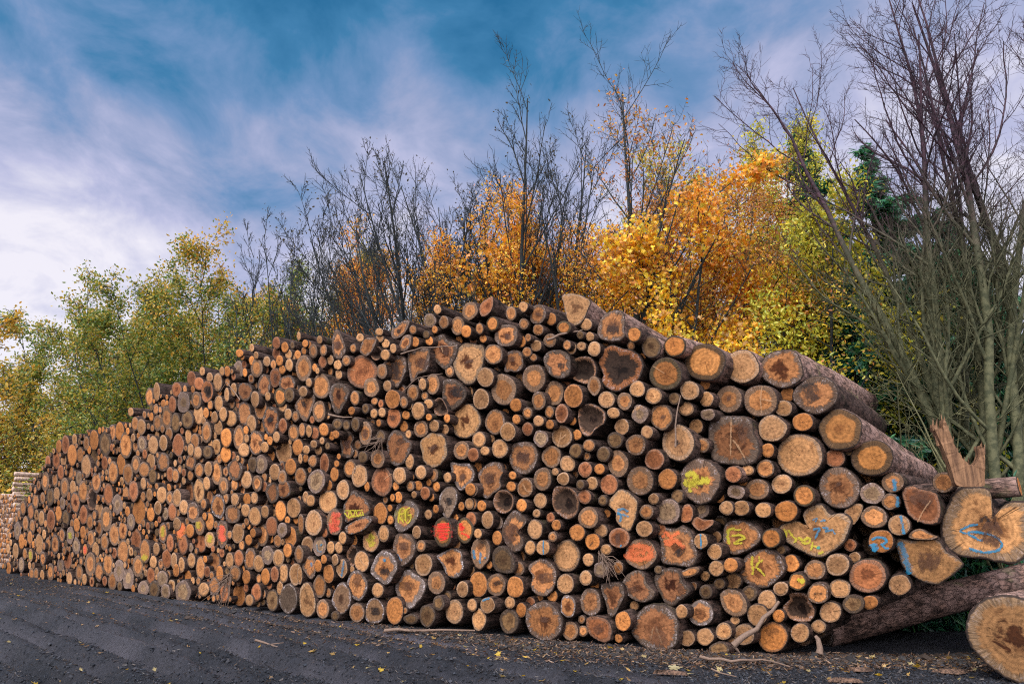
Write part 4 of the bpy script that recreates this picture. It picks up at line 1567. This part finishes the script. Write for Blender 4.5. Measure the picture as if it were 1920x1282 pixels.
def broadleaf(name, label, cat, group, bx, tx, ty, Y, seed, r0=.12, stems=1, spread=.25, per=(9,7,5), ang=(42,40,42), ratio=(.42,.45,.5), lo=.25, trop=(.25,.25,.15),
              leaf=None, leafn=0, leafsize=.1, shape=OVAL, leafz=(0,1), bark=None, twig=None, jit=.12, zmap=None, levels=3, wob=.12, stem_lean=None, rr=.5):
    rng = np.random.default_rng(seed)
    b = at(bx, 1000, Y); b[2] = 0.0
    top = at(tx, ty, Y); H = np.linalg.norm(top-b); d = unit(top-b)
    S = stems
    a = rng.random(S)*6.283 if S>1 else np.zeros(1)
    D = np.tile(d,(S,1)); 
    if S>1:
        a = np.linspace(0,6.283,S,endpoint=False)+rng.normal(0,.3,S); sp_ = spread*rng.uniform(.25,1.0,S)
        D = unit(D+np.stack([np.cos(a)*sp_,np.sin(a)*sp_,np.zeros(S)],1))
    P = b+np.stack([np.cos(a)*.15*(S>1),np.sin(a)*.15*(S>1),np.zeros(S)],1)
    L = H*(rng.uniform(.82,1.0,S) if S>1 else np.ones(1)); R = r0*(rng.uniform(.6,1.0,S) if S>1 else np.ones(1))
    p0,rd0 = grow(rng,P,D,L,R,14,.28 if S>1 else .02,wob*(.9 if S>1 else .3),.12)
    big=[(p0,rd0,9)]; tw=[]; last=[p0[:,8:]]; pts,rad,LL=p0,rd0,L
    for lv in range(levels):
        P,D,Lk,Rk,idx,u = kids(rng,pts,rad,per[lv],lo if lv==0 else .18,.99,ang[lv],9,ratio[lv],LL,.62 if lv==0 else .45,rr)
        Rk = np.maximum(Rk,(.010,.008,.0062)[lv]*Y/18)
        n = (9,6,5)[lv]
        pts,rad = grow(rng,P,D,Lk,Rk,n,trop[lv],wob*(1.2,1.7,2.0)[lv],.35); LL=Lk
        (big if lv==0 and S==1 else tw).append((pts,rad,(6,4,3)[lv])); 
        if lv>=1: last.append(pts)
    lg=None
    if leafn:
        src=np.concatenate([x.reshape(-1,3) for x in last[1:]])
        z=(src[:,2]-b[2])/H; src=src[(z>=leafz[0])&(z<=leafz[1])]
        K=int(leafn*1.7); C=src[rng.integers(0,len(src),K)]+rng.normal(0,jit,(K,3))
        zz=(C[:,2]-b[2])/H
        if zmap is not None:
            w=np.clip((zz-zmap[1])/(zmap[2]-zmap[1])+.30*np.sin(C[:,0]*1.3+C[:,2]*.9)+rng.normal(0,.25,K),0,1)
            cols=np.where((rng.random(K)<w)[:,None],pick(rng,zmap[0],K),pick(rng,leaf,K))
        else: cols=pick(rng,leaf,K)
        lg=leaves(rng,C,leafsize,cols,shape)
    return put_tree(name,b,label,cat,group,big,tw,lg,bark or M_DARKB,twig or M_DARKB)
def spruce(bx, ty, Y, seed, label, width=.28, group='dark spruces at the right'):
    rng=np.random.default_rng(seed); b=at(bx,1000,Y); b[2]=0; top=at(bx,ty,Y); top[0]=b[0]; H=top[2]
    p0,r0=grow(rng,b[None],np.array([[0,0,1.]]),np.array([H]),np.array([.02*H]),16,.0,.02,.06)
    per=int(H*11); P,D,Lk,Rk,idx,u=kids(rng,p0,r0,per,.03,.995,84,6,1,np.array([H]),0,.25)
    Lk=H*width*(1.01-u)**.95*rng.uniform(.55,1.15,per)+.04; Rk=np.clip(Lk*.012,.006,.05)
    p1,r1=grow(rng,P,D,Lk,Rk,7,-.22,.10,.25)
    p1[:,4:,2]+=(np.array([.02,.06,.12])*Lk[:,None]*.5)
    per2=12; P,D,L2,R2,idx2,u2=kids(rng,p1,r1,per2,.12,1.0,52,8,.42,Lk,.6,.5)
    D[:,2]=D[:,2]*.35-.12
    p2,r2=grow(rng,P,D,L2+.06,np.full(len(P),.005),4,-.3,.06,.5)
    src=p2.reshape(-1,3); ax=np.repeat(unit(p2[:,-1]-p2[:,0]),4,axis=0)
    wl=np.repeat(np.maximum(L2,.02),4)*np.tile([.4,1,1,1],len(L2)); ii=rng.choice(len(src),120000,p=wl/wl.sum())
    C=src[ii]+rng.normal(0,.05,(len(ii),3))
    lg=leaves(rng,C,.23*Y/22,pick(rng,'spruce',len(C)),SPRAY,axis=ax[ii]+np.array([0,0,-.25]))
    put_tree('spruce_tree',b,label,'tree',group,[(p0,r0,8)],[(p1,r1,4)],lg,M_BROWN,M_BROWN)

spruce(1660,410,20,47,'middle-sized dark spruce between the narrow one and the broad one',.34)
spruce(1905,470,20,48,'far dark spruce partly hidden at the right edge',.36)
spruce(1830,560,19,49,'shorter dark spruce filling the gap between the two right-hand spruces',.5)
BG='bare trees behind the stack'
# multi-stemmed bare tree at the right with olive trunks
broadleaf('bare_tree','tall leafless many-stemmed tree with olive trunk bases at the right edge','tree',BG,1860,1815,-40,13.2,11,.15,5,.27,(19,12,7),(32,38,42),(.34,.42,.46),.2,(.5,.45,.3),bark=M_PURP,twig=M_PURP,wob=.22,rr=.5)
broadleaf('bare_tree','tall leafless tree with a slanting olive trunk just right of the stack end','tree',BG,1795,1745,20,13.6,12,.12,5,.24,(19,12,7),(34,38,42),(.34,.42,.46),.2,(.5,.45,.3),bark=M_PURP,twig=M_PURP,wob=.22,rr=.5)
broadleaf('bare_bush','leafless bush of arching olive stems behind the right slope of the stack','bush',None,1700,1560,620,14.0,13,.045,7,.75,(7,5,3),(38,42,46),(.40,.45,.5),.2,(.2,.3,.2),bark=M_OLIVE,twig=M_OLIVE,wob=.22)
broadleaf('bare_bush','leafless tangle of pale olive stems at the lower right edge','bush',None,1905,1900,660,12.5,14,.05,6,.6,(7,6,4),(44,46,50),(.36,.45,.5),.15,(.3,.3,.2),bark=M_OLIVE,twig=M_OLIVE,wob=.28)
# upright bare trees above the middle
broadleaf('bare_tree','dark leafless fan-shaped tree above the left of the highest log','tree',BG,935,915,255,18,21,.13,8,.42,(17,10,6),(26,30,36),(.36,.40,.45),.22,(.5,.4,.25),'dark' ,300,.07,rr=.55,leafz=(.8,1))
broadleaf('bare_tree','dark leafless upright tree directly left of the highest log','tree',BG,1000,1010,250,18.5,22,.13,6,.34,(17,10,6),(25,30,36),(.34,.40,.45),.22,(.5,.4,.25),'dark',300,.07,rr=.55,leafz=(.8,1))
broadleaf('bare_tree','smaller dark leafless tree left of the fan-shaped one','tree',BG,830,808,370,20,23,.12,7,.38,(16,10,6),(28,32,38),(.38,.42,.45),.22,(.45,.4,.25),'dark',500,.075,rr=.55,leafz=(.75,1))
broadleaf('bare_tree','low spreading leafless tree leaning left with a few dark leaves','tree',BG,770,735,400,21,24,.11,6,.38,(17,11,6),(30,34,40),(.38,.42,.45),.22,(.4,.35,.2),'dark',700,.08,rr=.55,leafz=(.7,1))
broadleaf('bare_tree','slender leafless tree above the pointed log of the top row','tree',BG,640,610,470,23,29,.07,4,.24,(12,8,5),(28,32,38),(.34,.42,.45),.25,(.45,.4,.25),rr=.55)
broadleaf('bare_tree','thin leafless tree rising out of the green trees on the left','tree',BG,540,528,385,26,25,.08,5,.18,(13,8,5),(24,30,36),(.28,.40,.45),.3,(.5,.4,.25),'dark',300,.08,rr=.55,leafz=(.7,1))
broadleaf('bare_tree','second thin leafless tree rising from the green trees, left of the first','tree',BG,490,478,430,27,26,.06,3,.16,(12,8,5),(24,30,36),(.26,.40,.45),.3,(.5,.4,.25),rr=.55)
broadleaf('bare_tree','tall straight-trunked tree, bare at the top with scattered brown leaves','tree',BG,1205,1199,165,15.9,27,.14,1,0,(26,10,5),(36,40,42),(.40,.42,.45),.22,(.55,.35,.2),'rust',900,.09,rr=.45,leafz=(.45,1))
broadleaf('bare_tree','leafless dark tree leaning right in front of the orange foliage','tree',BG,1085,1110,350,18,28,.09,4,.3,(14,9,5),(30,34,40),(.36,.42,.45),.22,(.4,.35,.2),rr=.55)
# yellow and orange foliage
YG='yellow and orange trees behind the stack'
broadleaf('maple_tree','bright yellow maple with large leaves right behind the top of the stack','tree',YG,1250,1235,400,17.2,31,.11,5,.5,(16,9,6),(52,48,48),(.40,.45,.5),.12,(.0,.05,-.1),'maple',27000,.085,MAPLE,(0,1),jit=.16,zmap=('orange',.6,1.1))
broadleaf('maple_tree','orange maple left of the straight-trunked tree','tree',YG,1085,1100,335,18.0,32,.10,5,.42,(16,9,6),(46,46,46),(.36,.45,.5),.15,(.1,.1,0),'orange',24000,.08,OVAL,(0,1),jit=.16,zmap=('maple',.75,.25))
broadleaf('maple_tree','rusty orange maple right of the straight-trunked tree','tree',YG,1330,1330,330,19,33,.11,5,.32,(16,9,6),(46,46,46),(.38,.45,.5),.12,(.1,.1,0),'maple',21000,.08,OVAL,(0,1),jit=.16,zmap=('rust',.25,.95))
broadleaf('maple_tree','low golden tree behind the top row of round logs','tree',YG,1430,1425,540,17.8,34,.08,4,.3,(13,9,6),(50,48,48),(.40,.45,.5),.12,(.0,.05,-.1),'maple',9000,.08,OVAL,(0,1),jit=.30,zmap=('rust',.6,1.3))
broadleaf('maple_tree','dark golden tree glimpsed between the bare trees left of the highest log','tree',YG,1000,1010,420,21,35,.09,3,.3,(14,9,6),(46,46,46),(.38,.45,.5),.12,(.1,.1,0),'gold',5000,.13,MAPLE,(0,1),jit=.2,zmap=('orange',.3,.9))
broadleaf('birch_tree','slender pale yellow-green birch, wider of two, above the rusty maple','tree',None,1310,1312,255,22,36,.10,2,.12,(18,10,6),(36,40,44),(.27,.42,.5),.25,(.2,.0,-.2),'lime',8500,.105,OVAL,(.2,1),jit=.14,bark=M_BROWN,zmap=('gold',1.2,.3))
broadleaf('birch_tree','narrow yellow-green birch standing alone against the sky right of centre','tree',None,1462,1460,262,21,37,.09,1,0,(22,10,6),(34,40,44),(.24,.42,.5),.25,(.2,.0,-.2),'lime',6500,.10,OVAL,(.15,1),jit=.14,bark=M_BROWN)
broadleaf('lime_tree','bushy lime-yellow tree in front of the dark spruces','tree',None,1560,1552,330,16.2,38,.11,3,.22,(16,9,6),(48,46,46),(.34,.45,.5),.10,(.1,.05,-.1),'lime',11500,.11,OVAL,(0,1),jit=.16)
broadleaf('golden_tree','slim golden tree behind the right slope between birch and maple','tree',None,1400,1395,310,25,39,.09,2,.16,(16,10,6),(40,42,44),(.30,.42,.5),.2,(.1,0,-.1),'gold',6000,.11,OVAL,(.1,1),jit=.15)
# dark spruces
spruce(1588,238,21,41,'narrow dark spruce with the sharpest top, left of the broad spruce',.24)
spruce(1725,275,18.5,42,'broad dark spruce behind the olive-trunked bare trees',.36)
spruce(1868,400,17.5,43,'dark spruce at the right edge behind the bare branches',.42)
spruce(1650,540,16.2,44,'low dark spruce just behind the right slope of the stack',.5)
spruce(1790,600,15.8,45,'low young spruce between the olive trunks',.42)
spruce(1940,580,15.5,46,'young spruce cut by the right edge of the picture',.40)
# slim yellowing trees in the gap left of the bare fan-shaped tree
SG='slim yellowing trees in the middle distance'
for i,(bx,ty,Y,pal,n,lab) in enumerate([
 (700,430,28,'gold',3600,'slim golden tree below the leaning bare tree'),
 (655,470,30,'olive',3200,'slim olive-yellow tree next to the slender bare tree'),
 (610,480,29,'gold',3600,'slim golden tree above the middle of the falling top row'),
 (765,470,27,'gold',3000,'slim golden tree below the smaller bare tree'),
 (840,480,26,'olive',3000,'slim thin-leaved tree showing between the bare stems left of the fan-shaped tree'),
 (570,470,30,'green',3600,'slim green tree right of the two thin bare trees'),
 (940,470,26,'gold',3200,'slim golden tree hidden among the fan-shaped bare stems')]):
    broadleaf('slim_tree',lab,'tree',SG,bx,bx,ty,Y,50+i,.07,2,.12,(16,9,5),(38,42,44),(.27,.45,.5),.2,(.2,.05,0),pal,int(n*1.9),.11,OVAL,(.15,1),jit=.2,zmap=('orange',1.4,.9) if pal=='gold' else None)
# green and yellow trees on the left
LG='green and yellow trees along the left of the stack'
for i,(bx,tx,ty,Y,pal,z,n,sz,lab) in enumerate([
 (430,419,458,33,'green',('gold',.62,.95),19000,.145,'tall green tree with a golden top, highest of the left-hand trees'),
 (345,352,530,34,'green',('olive',.3,1.3),17000,.145,'round green tree left of the golden-topped tree'),
 (275,272,545,38,'green',('olive',.2,1.2),17000,.155,'green tree with thin dark stems above the middle of the left slope'),
 (205,192,560,44,'olive',None,16000,.19,'yellowing tree with a ragged top left of the green tree'),
 (128,112,625,48,'olive',('green',.5,1.2),12000,.20,'yellow-green tree at the far left overhanging the stack end'),
 (50,38,715,52,'olive',('gold',1.0,.0),11000,.21,'low yellow tree at the left end of the stack'),
 (500,505,500,27,'green',('gold',.9,.2),7500,.125,'green-gold tree around the thin bare trees'),
 (0,-10,770,48,'gold',None,7000,.16,'distant golden tree at the left edge'),
 (150,150,715,46,'olive',('maple',.9,.3),9000,.18,'low bright yellow bushy tree above the left end of the stack'),
 ]):
    broadleaf('broadleaf_tree',lab,'tree',LG,bx,tx,ty,Y,70+i,.11,4,.42,(15,9,6),(46,46,46),(.38,.45,.5),.14,(.1,.08,0),pal,n,sz,OVAL,(0,1),jit=.22,zmap=z,wob=.16)
broadleaf('golden_tree','half-bare golden tree mostly out of the picture, its twig tips at the left edge','tree',None,-190,-150,520,22,90,.10,2,.3,(14,8,5),(55,46,46),(.42,.45,.5),.2,(.0,.0,-.1),'gold',2600,.13,OVAL,(.5,1),jit=.1)
# undergrowth
rng=np.random.default_rng(99)
def scrub(label, x0, x1, Y0, Y1, h, K, pal, size, name='undergrowth', base=None):
    X=np.array([at(rng.uniform(x0,x1),1000,Y) for Y in rng.uniform(Y0,Y1,K)]); X[:,2]=np.abs(rng.normal(0,h,K))
    V,T,c=leaves(rng,X,size,pick(rng,pal,K),SPRAY if pal=='spruce' else OVAL,-.5)
    link(name,mesh_np(name,V,None,T,[M_LEAF],None,False,{'lc':('FLOAT_COLOR',c)}),None,None,label,'undergrowth',None,'stuff')
scrub('dark green low growth behind the right end of the stack',1600,2050,12.6,17,.75,16000,'spruce',.22)
scrub('golden brown thicket far behind the stack',-200,1550,36,48,1.6,26000,'gold',.30)
scrub('yellow-green scrub far off at the left edge',-400,140,40,60,1.3,12000,'olive',.26)
# ------------------------------------------------------------------ ground
rng=np.random.default_rng(5)
def axis_pts(lo, hi, dense_lo, dense_hi, step):
    d=np.arange(dense_lo,dense_hi,step); a=[dense_lo]; s=step
    while a[-1]>lo: s*=1.22; a.append(a[-1]-s)
    b=[d[-1]]; s=step
    while b[-1]<hi: s*=1.22; b.append(b[-1]+s)
    return np.concatenate([np.array(a[1:])[::-1],d,np.array(b[1:])])
RD=unit(np.array([[-.70,.71,0]]))[0]; RN=np.array([.71,.70,0.])   # along the track / across it towards the stack
su=axis_pts(-600,700,-7,16,.07); sv=axis_pts(-500,700,1.0,11.5,.045)
U,Vv=np.meshgrid(su,sv)
def vnoise(x,y,seed):
    r=np.random.default_rng(seed).random((97,97)); xi=np.floor(x).astype(int); yi=np.floor(y).astype(int); fx=x-xi; fy=y-yi
    fx=fx*fx*(3-2*fx); fy=fy*fy*(3-2*fy); f=lambda a,b:r[a%97,b%97]
    return (f(xi,yi)*(1-fx)+f(xi+1,yi)*fx)*(1-fy)+(f(xi,yi+1)*(1-fx)+f(xi+1,yi+1)*fx)*fy-.5
bend=.25*vnoise(U*.18,Vv*0,1)+.12*vnoise(U*.6,Vv*.3,2)
w=Vv+bend
Z=np.zeros_like(U); WET_SHEEN=np.zeros_like(U)
Z_K=2.3
for c,wd,dp in ((2.1,.16,.055),(2.6,.13,.045),(3.3,.2,.07),(3.75,.12,.05),(4.5,.18,.06),(5.0,.14,.045),(5.7,.17,.05),(6.4,.13,.035),(7.1,.2,.03)):
    k=1+.7*vnoise(U*.35+c*7,w*0+c,3)*1.6
    dp=dp*Z_K
    WET_SHEEN+=np.clip(k,0,1.5)*np.exp(-((w-c)/(wd*1.1))**2)*np.clip(.55+1.5*vnoise(U*.9+c,w*2.2,11),0,1)
    Z-=dp*k*np.exp(-((w-c)/wd)**2); Z+=.6*dp*k*(np.exp(-((w-c-wd*1.7)/(wd*.7))**2)+np.exp(-((w-c+wd*1.7)/(wd*.7))**2))
Z+=.05*vnoise(U*1.1,Vv*1.5,4)+.030*vnoise(U*3.1,Vv*4.1,6)+.03*vnoise(U*8,Vv*9,7)+.038*vnoise(U*14,Vv*17,8)
fade=np.clip((np.hypot(U-4,Vv-6)-14)/10,0,1); Z*=(1-fade)
nearpile=np.clip((w-6.6)/.8,0,1); Z=Z*(1-.5*nearpile)
Z=np.minimum(Z,.10)-.03
XY=U[...,None]*RD[:2]+Vv[...,None]*RN[:2]
V=np.concatenate([XY,Z[...,None]],2).reshape(-1,3)
nu,nv=len(su),len(sv); i=np.arange(nu-1)[None,:]; j=np.arange(nv-1)[:,None]*nu
q=np.stack([j+i,j+i+1,j+i+1+nu,j+i+nu],-1).reshape(-1,4)
M_MUD,g=mat('wet_black_mud')
p=g.n('ShaderNodeNewGeometry').outputs['Position']
a=g.noise(p,1.1,5,.6); b=g.noise(p,16,6,.8); c=g.noise(p,90,3,.65); d=g.noise(p,45,2,.5)
col=g.mix(g.step(b,.32,.68),(.002,.004,.008,1),(.026,.033,.047,1))
col=g.mix(g.step(a,.42,.62,0,.65),col,(.042,.043,.055,1))
col=g.mix(g.step(c,.60,.72,0,.7),col,(.06,.06,.066,1))
col=g.mix(g.step(d,.68,.74,0,.8),col,(.17,.12,.09,1))
wt=g.math('MULTIPLY',g.attr('wet_sheen','Fac'),g.step(b,.25,.55),clamp=True)
col=g.mix(g.math('MULTIPLY',wt,.85),col,(.15,.142,.17,1))  # compressed ruts, their wet sheen painted in as a lighter mud colour
r=g.math('SUBTRACT',g.step(a,.35,.6,.62,.9),g.math('MULTIPLY',wt,.2))
g.out(g.principled(col,r,g.bump(g.math('ADD',b,g.math('MULTIPLY',c,.6)),.10,1.0),.35))
link('ground',mesh_np('ground',V,q,None,[M_MUD],None,True,{'wet_sheen':('FLOAT',np.clip(WET_SHEEN*(1-fade),0,1).ravel())}),None,None,kind='structure')
def ground_z(X,A=None):
    A=Z if A is None else A
    u=X[:,:2]@RD[:2]; v=X[:,:2]@RN[:2]
    iu=np.clip(np.searchsorted(su,u),1,nu-1); iv=np.clip(np.searchsorted(sv,v),1,nv-1); return A[iv,iu]
# ------------------------------------------------------------------ litter on the ground
def litter(name,label,cat,K,lo,hi,pal,size,shape,flat=.35,xr=(-60,2000),conc=1.0):
    X=[]
    while len(X)<K:
        x=rng.uniform(*xr); 
        yb=np.interp(x,[p_[0] for p_ in base_px],[p_[1] for p_ in base_px]); y=yb+6+(rng.random()**conc)*(1282-yb+30)*(hi)-lo
        X.append(onground(x,y))
    X=np.array(X); X[:,2]=ground_z(X)+.012
    Kn=len(X); az=rng.random(Kn)*6.283; n=len(shape); s=size*rng.uniform(.5,1.4,Kn)
    tilt=rng.normal(0,flat,(Kn,2))
    sx=shape[None,:,0]*np.cos(az)[:,None]-shape[None,:,1]*np.sin(az)[:,None]; sy=shape[None,:,0]*np.sin(az)[:,None]+shape[None,:,1]*np.cos(az)[:,None]
    sx*=s[:,None]; sy*=s[:,None]; z=np.maximum(sx*tilt[:,0:1]+sy*tilt[:,1:2]+.25*np.abs(sx),-.008)
    V=np.stack([X[:,None,0]+sx,X[:,None,1]+sy,X[:,None,2]+z],-1); V=np.concatenate([X[:,None],V],1)
    i=np.arange(n); t=np.stack([np.zeros(n,int),1+i,1+(i+1)%n],1); T=(t[None]+(np.arange(Kn)*(n+1))[:,None,None]).reshape(-1,3)
    c=np.repeat(pal[rng.integers(0,len(pal),Kn)]*rng.uniform(.6,1.2,(Kn,1)),n+1,axis=0)
    link(name,mesh_np(name,V.reshape(-1,3),None,T,[M_LEAF],None,False,{'lc':('FLOAT_COLOR',c)}),None,None,label,cat,None,'stuff')
CHIP=np.array([(-.5,-.12),(.5,-.06),(.45,.1),(-.4,.14)])
litter('fallen_leaves','scattered yellow and tan fallen leaves on the dark track','leaves',420,0,1.0,np.array([(.62,.42,.05),(.55,.35,.12),(.40,.25,.12),(.5,.40,.18)]),.055,MAPLE,conc=1.6)
litter('fallen_leaves','tan dead leaves strewn close to the foot of the stack','leaves',1700,0,.26,np.array([(.40,.25,.13),(.30,.17,.09),(.46,.31,.17),(.2,.11,.07)]),.045,OVAL,conc=1.3)
litter('bark_chips','dark bark chips and splinters along the foot of the stack','bark chips',6500,5,.34,np.array([(.10,.06,.04),(.05,.035,.03),(.20,.12,.08),(.30,.19,.12)]),.065,CHIP,conc=1.7)
litter('bark_chips','small dark crumbs spread over the track','crumbs',9000,0,1.05,np.array([(.03,.03,.035),(.06,.05,.05),(.10,.08,.07)]),.04,CHIP,flat=.6,conc=1.1)
def clods(K,label,size,pal,xr,hi,conc):
    X=[]
    while len(X)<K:
        x=rng.uniform(*xr); yb=np.interp(x,[p_[0] for p_ in base_px],[p_[1] for p_ in base_px]); y=yb+3+(rng.random()**conc)*(1300-yb)*hi
        X.append(onground(x,y))
    X=np.array(X); X[:,2]=ground_z(X)
    X=X[ground_z(X,WET_SHEEN)<rng.uniform(.15,.6,len(X))]; K=len(X)
    o=np.array([(1,0,0),(0,1,0),(-1,0,0),(0,-1,0),(0,0,1),(.6,.6,.55),(-.6,.6,.5),(-.6,-.6,.55),(.6,-.6,.5)])
    tr=np.array([(0,1,5),(1,2,6),(2,3,7),(3,0,8),(0,5,8),(1,6,5),(2,7,6),(3,8,7),(5,6,4),(6,7,4),(7,8,4),(8,5,4)])
    s_=size*rng.lognormal(0,.45,K); V=X[:,None]+o[None]*s_[:,None,None]*rng.uniform(.55,1.3,(K,9,3))*np.array([1,1,.7])
    T=(tr[None]+(np.arange(K)*9)[:,None,None]).reshape(-1,3); c=np.repeat(pal[rng.integers(0,len(pal),K)]*rng.uniform(.6,1.3,(K,1)),9,axis=0)
    link('mud_clods',mesh_np('mud_clods',V.reshape(-1,3),None,T,[M_CLOD],None,False,{'lc':('FLOAT_COLOR',c)}),None,None,label,'mud clods',None,'stuff')
M_CLOD,g=mat('mud_clod'); g.out(g.principled(g.attr('lc','Color'),.75))
MUDP=np.array([(.006,.008,.012),(.012,.015,.021),(.020,.024,.032),(.034,.036,.044)])
clods(26000,'crumbly black mud clods all over the track',.012,MUDP,(-80,2000),1.0,.9)
clods(9000,'dirt and crumbs packed along the foot of the stack',.022,np.array([(.02,.018,.018),(.045,.032,.025),(.03,.028,.028)]),(-20,1950),.22,1.5)
def bigleaf(px_,py_,size,rgb,label,name='fallen_leaf',shape=MAPLE,cat='leaf'):
    C=onground(px_,py_); C[2]=float(ground_z(C[None])[0])+.02
    V,T,c=leaves(rng,np.zeros((1,3)),size,np.array([rgb]),shape,axis=np.array([[.9,.2,.05]])); V[:,2]*=.25; V[:,2]-=V[:,2].min()
    link(name,mesh_np(name,V,None,T,[M_LEAF],None,False,{'lc':('FLOAT_COLOR',c)}),None,C,label,cat)
bigleaf(1262,1252,.17,(.42,.36,.19),'large pale olive leaf lying flat on the track below the A-cracked ground log')
bigleaf(1288,1263,.12,(.40,.33,.17),'smaller pale leaf just right of the large pale olive leaf')
bigleaf(985,1228,.09,(.80,.52,.10),'bright yellow curled leaf on the track below the grey-rimmed ground log')
M_CHUNK,g=mat('torn_bark')
p=g.n('ShaderNodeNewGeometry').outputs['Position']; n_=g.noise(p,35,5,.7)
g.out(g.principled(g.mix(g.step(n_,.35,.65),(.035,.022,.017,1),(.20,.12,.08,1)),.9,g.bump(n_,.02)))
def chunk(px_,py_,L,wd,label,rgbm):
    C=onground(px_,py_); C[2]=float(ground_z(C[None])[0])+.02
    N=18; a=np.linspace(0,6.283,N,endpoint=False); r=1+rng.normal(0,.30,N)
    e=unit(np.array([[.95,-.1+rng.normal(0,.15),0]]))[0]; f=np.array([-e[1],e[0],0])
    O=(np.cos(a)*r*L/2)[:,None]*e+(np.sin(a)*r*wd/2)[:,None]*f; V=np.concatenate([O,O*.85+UP*.035+rng.normal(0,.006,(N,3)),[[0,0,.045]]])
    i=np.arange(N); j=(i+1)%N
    link('bark_piece',mesh_np('bark_piece',V,np.stack([i,j,N+j,N+i],1),np.stack([N+i,N+j,np.full(N,2*N)],1),[rgbm]),None,C,label,'bark')
chunk(1262,1266,.32,.08,'long flat tan bark piece below the large pale olive leaf',M_CHUNK)
chunk(1612,1258,.24,.09,'reddish bark piece on the dark ground left of the huge log on the ground',M_CHUNK)
chunk(1785,1258,.32,.13,'crumbled pinkish bark piece closest to the huge log on the ground',M_CHUNK)
chunk(1590,1276,.34,.08,'pale splintered wood strip at the bottom edge of the picture',M_CHUNK)
# ------------------------------------------------------------------ sky, sun, camera
world=bpy.data.worlds.new("World"); scene.world=world; world.use_nodes=True
g=NT(world.node_tree)
SUN_EL,SUN_AZ=math.radians(52),math.radians(208)      # azimuth clockwise from the view direction (+Y): behind the camera, to the left
sky=g.n('ShaderNodeTexSky',sky_type='NISHITA'); sky.sun_disc=False; sky.sun_elevation=SUN_EL; sky.sun_rotation=SUN_AZ; sky.air_density=1.0; sky.dust_density=2.0
bg1=g.n('ShaderNodeBackground',{'Color':sky.outputs[0],'Strength':.08}).outputs[0]
dv=g.n('ShaderNodeTexCoord').outputs['Generated']
xyz=g.n('ShaderNodeSeparateXYZ',{0:dv}).outputs
el=xyz[2]
den=g.math('ADD',g.math('MAXIMUM',el,0.0),.22)
pl=g.n('ShaderNodeCombineXYZ',{0:g.math('DIVIDE',xyz[0],den),1:g.math('DIVIDE',xyz[1],den),2:0.0}).outputs[0]
mp=g.n('ShaderNodeMapping',{'Vector':pl,'Rotation':(0,0,.5),'Scale':(1.0,.85,1)}).outputs[0]
n1=g.noise(mp,1.9,6,.55,.25); n2=g.noise(mp,4.6,7,.60,.4)
def patch(px_,py_,lo,hi):
    d=ray(px_,py_); d=d/np.linalg.norm(d)
    return g.step(g.vm('DOT_PRODUCT',dv,tuple(d)),math.cos(math.radians(hi)),math.cos(math.radians(lo)))
hole=g.math('MAXIMUM',patch(330,60,1,24),g.math('MULTIPLY',patch(760,120,1,20),.6))
hole=g.math('MAXIMUM',hole,g.math('MULTIPLY',patch(1010,0,1,18),.9))
lit=g.math('MAXIMUM',patch(10,640,1,42),g.math('MULTIPLY',patch(1250,190,2,20),.55))
lit=g.math('MAXIMUM',lit,g.math('MULTIPLY',patch(1560,300,2,20),.5))
if 0: cl=g.math('ADD',g.math('MULTIPLY',n1,.9),g.math('MULTIPLY',n2,.75))
v=g.math('ADD',g.math('MULTIPLY',el,.92),g.math('MULTIPLY',g.math('SUBTRACT',n1,.5),1.0))
v=g.math('ADD',v,g.math('MULTIPLY',g.math('SUBTRACT',n2,.5),.85))
v=g.math('ADD',v,g.math('MULTIPLY',hole,.30)); v=g.math('SUBTRACT',v,g.math('MULTIPLY',lit,.27))
back=g.step(xyz[1],.35,-.55); v=g.math('SUBTRACT',v,g.math('MULTIPLY',back,.55))
rp=g.n('ShaderNodeValToRGB',{0:v}); cr=rp.color_ramp
for p_,c_ in ((.04,(.93,.89,.97)),(.30,(.53,.54,.76)),(.46,(.34,.40,.62)),(.60,(.17,.30,.54)),(.76,(.045,.21,.42)),(.96,(.004,.13,.30))):
    e_=cr.elements.new(p_); e_.color=(*c_,1)
cr.elements.remove(cr.elements[0]); cr.elements.remove(cr.elements[-1])
col=g.vm('SCALE',rp.outputs[0],s=g.math('ADD',1.0,g.math('MULTIPLY',back,1.7)))
bg2=g.n('ShaderNodeBackground',{'Color':col,'Strength':.34}).outputs[0]
mx=g.n('ShaderNodeMixShader',{0:.93,1:bg1,2:bg2}).outputs[0]
g.n('ShaderNodeOutputWorld',{'Surface':mx})
sl=bpy.data.lights.new('sun','SUN'); sl.energy=1.5; sl.angle=math.radians(45); sl.color=(1,.95,.88)
so=bpy.data.objects.new('sun',sl); COL.objects.link(so)
sd=Vector((math.sin(SUN_AZ)*math.cos(SUN_EL),math.cos(SUN_AZ)*math.cos(SUN_EL),math.sin(SUN_EL)))
so.rotation_euler=sd.to_track_quat('Z','Y').to_euler(); so.location=sd*60
cam=bpy.data.cameras.new('camera'); cam.sensor_width=36; cam.lens=36*F/1920; cam.clip_end=3000; cam.clip_start=.05
co=bpy.data.objects.new('camera',cam); COL.objects.link(co); co.location=CAM; co.rotation_euler=(math.pi/2+PITCH,0,0)
scene.camera=co
scene.view_settings.view_transform='Standard'; scene.view_settings.look='None'; scene.view_settings.exposure=1.55; scene.view_settings.gamma=1
scene.cycles.filter_width=1.1
scene.cycles.use_denoising=False
scene.cycles.max_bounces=8; scene.cycles.transparent_max_bounces=12
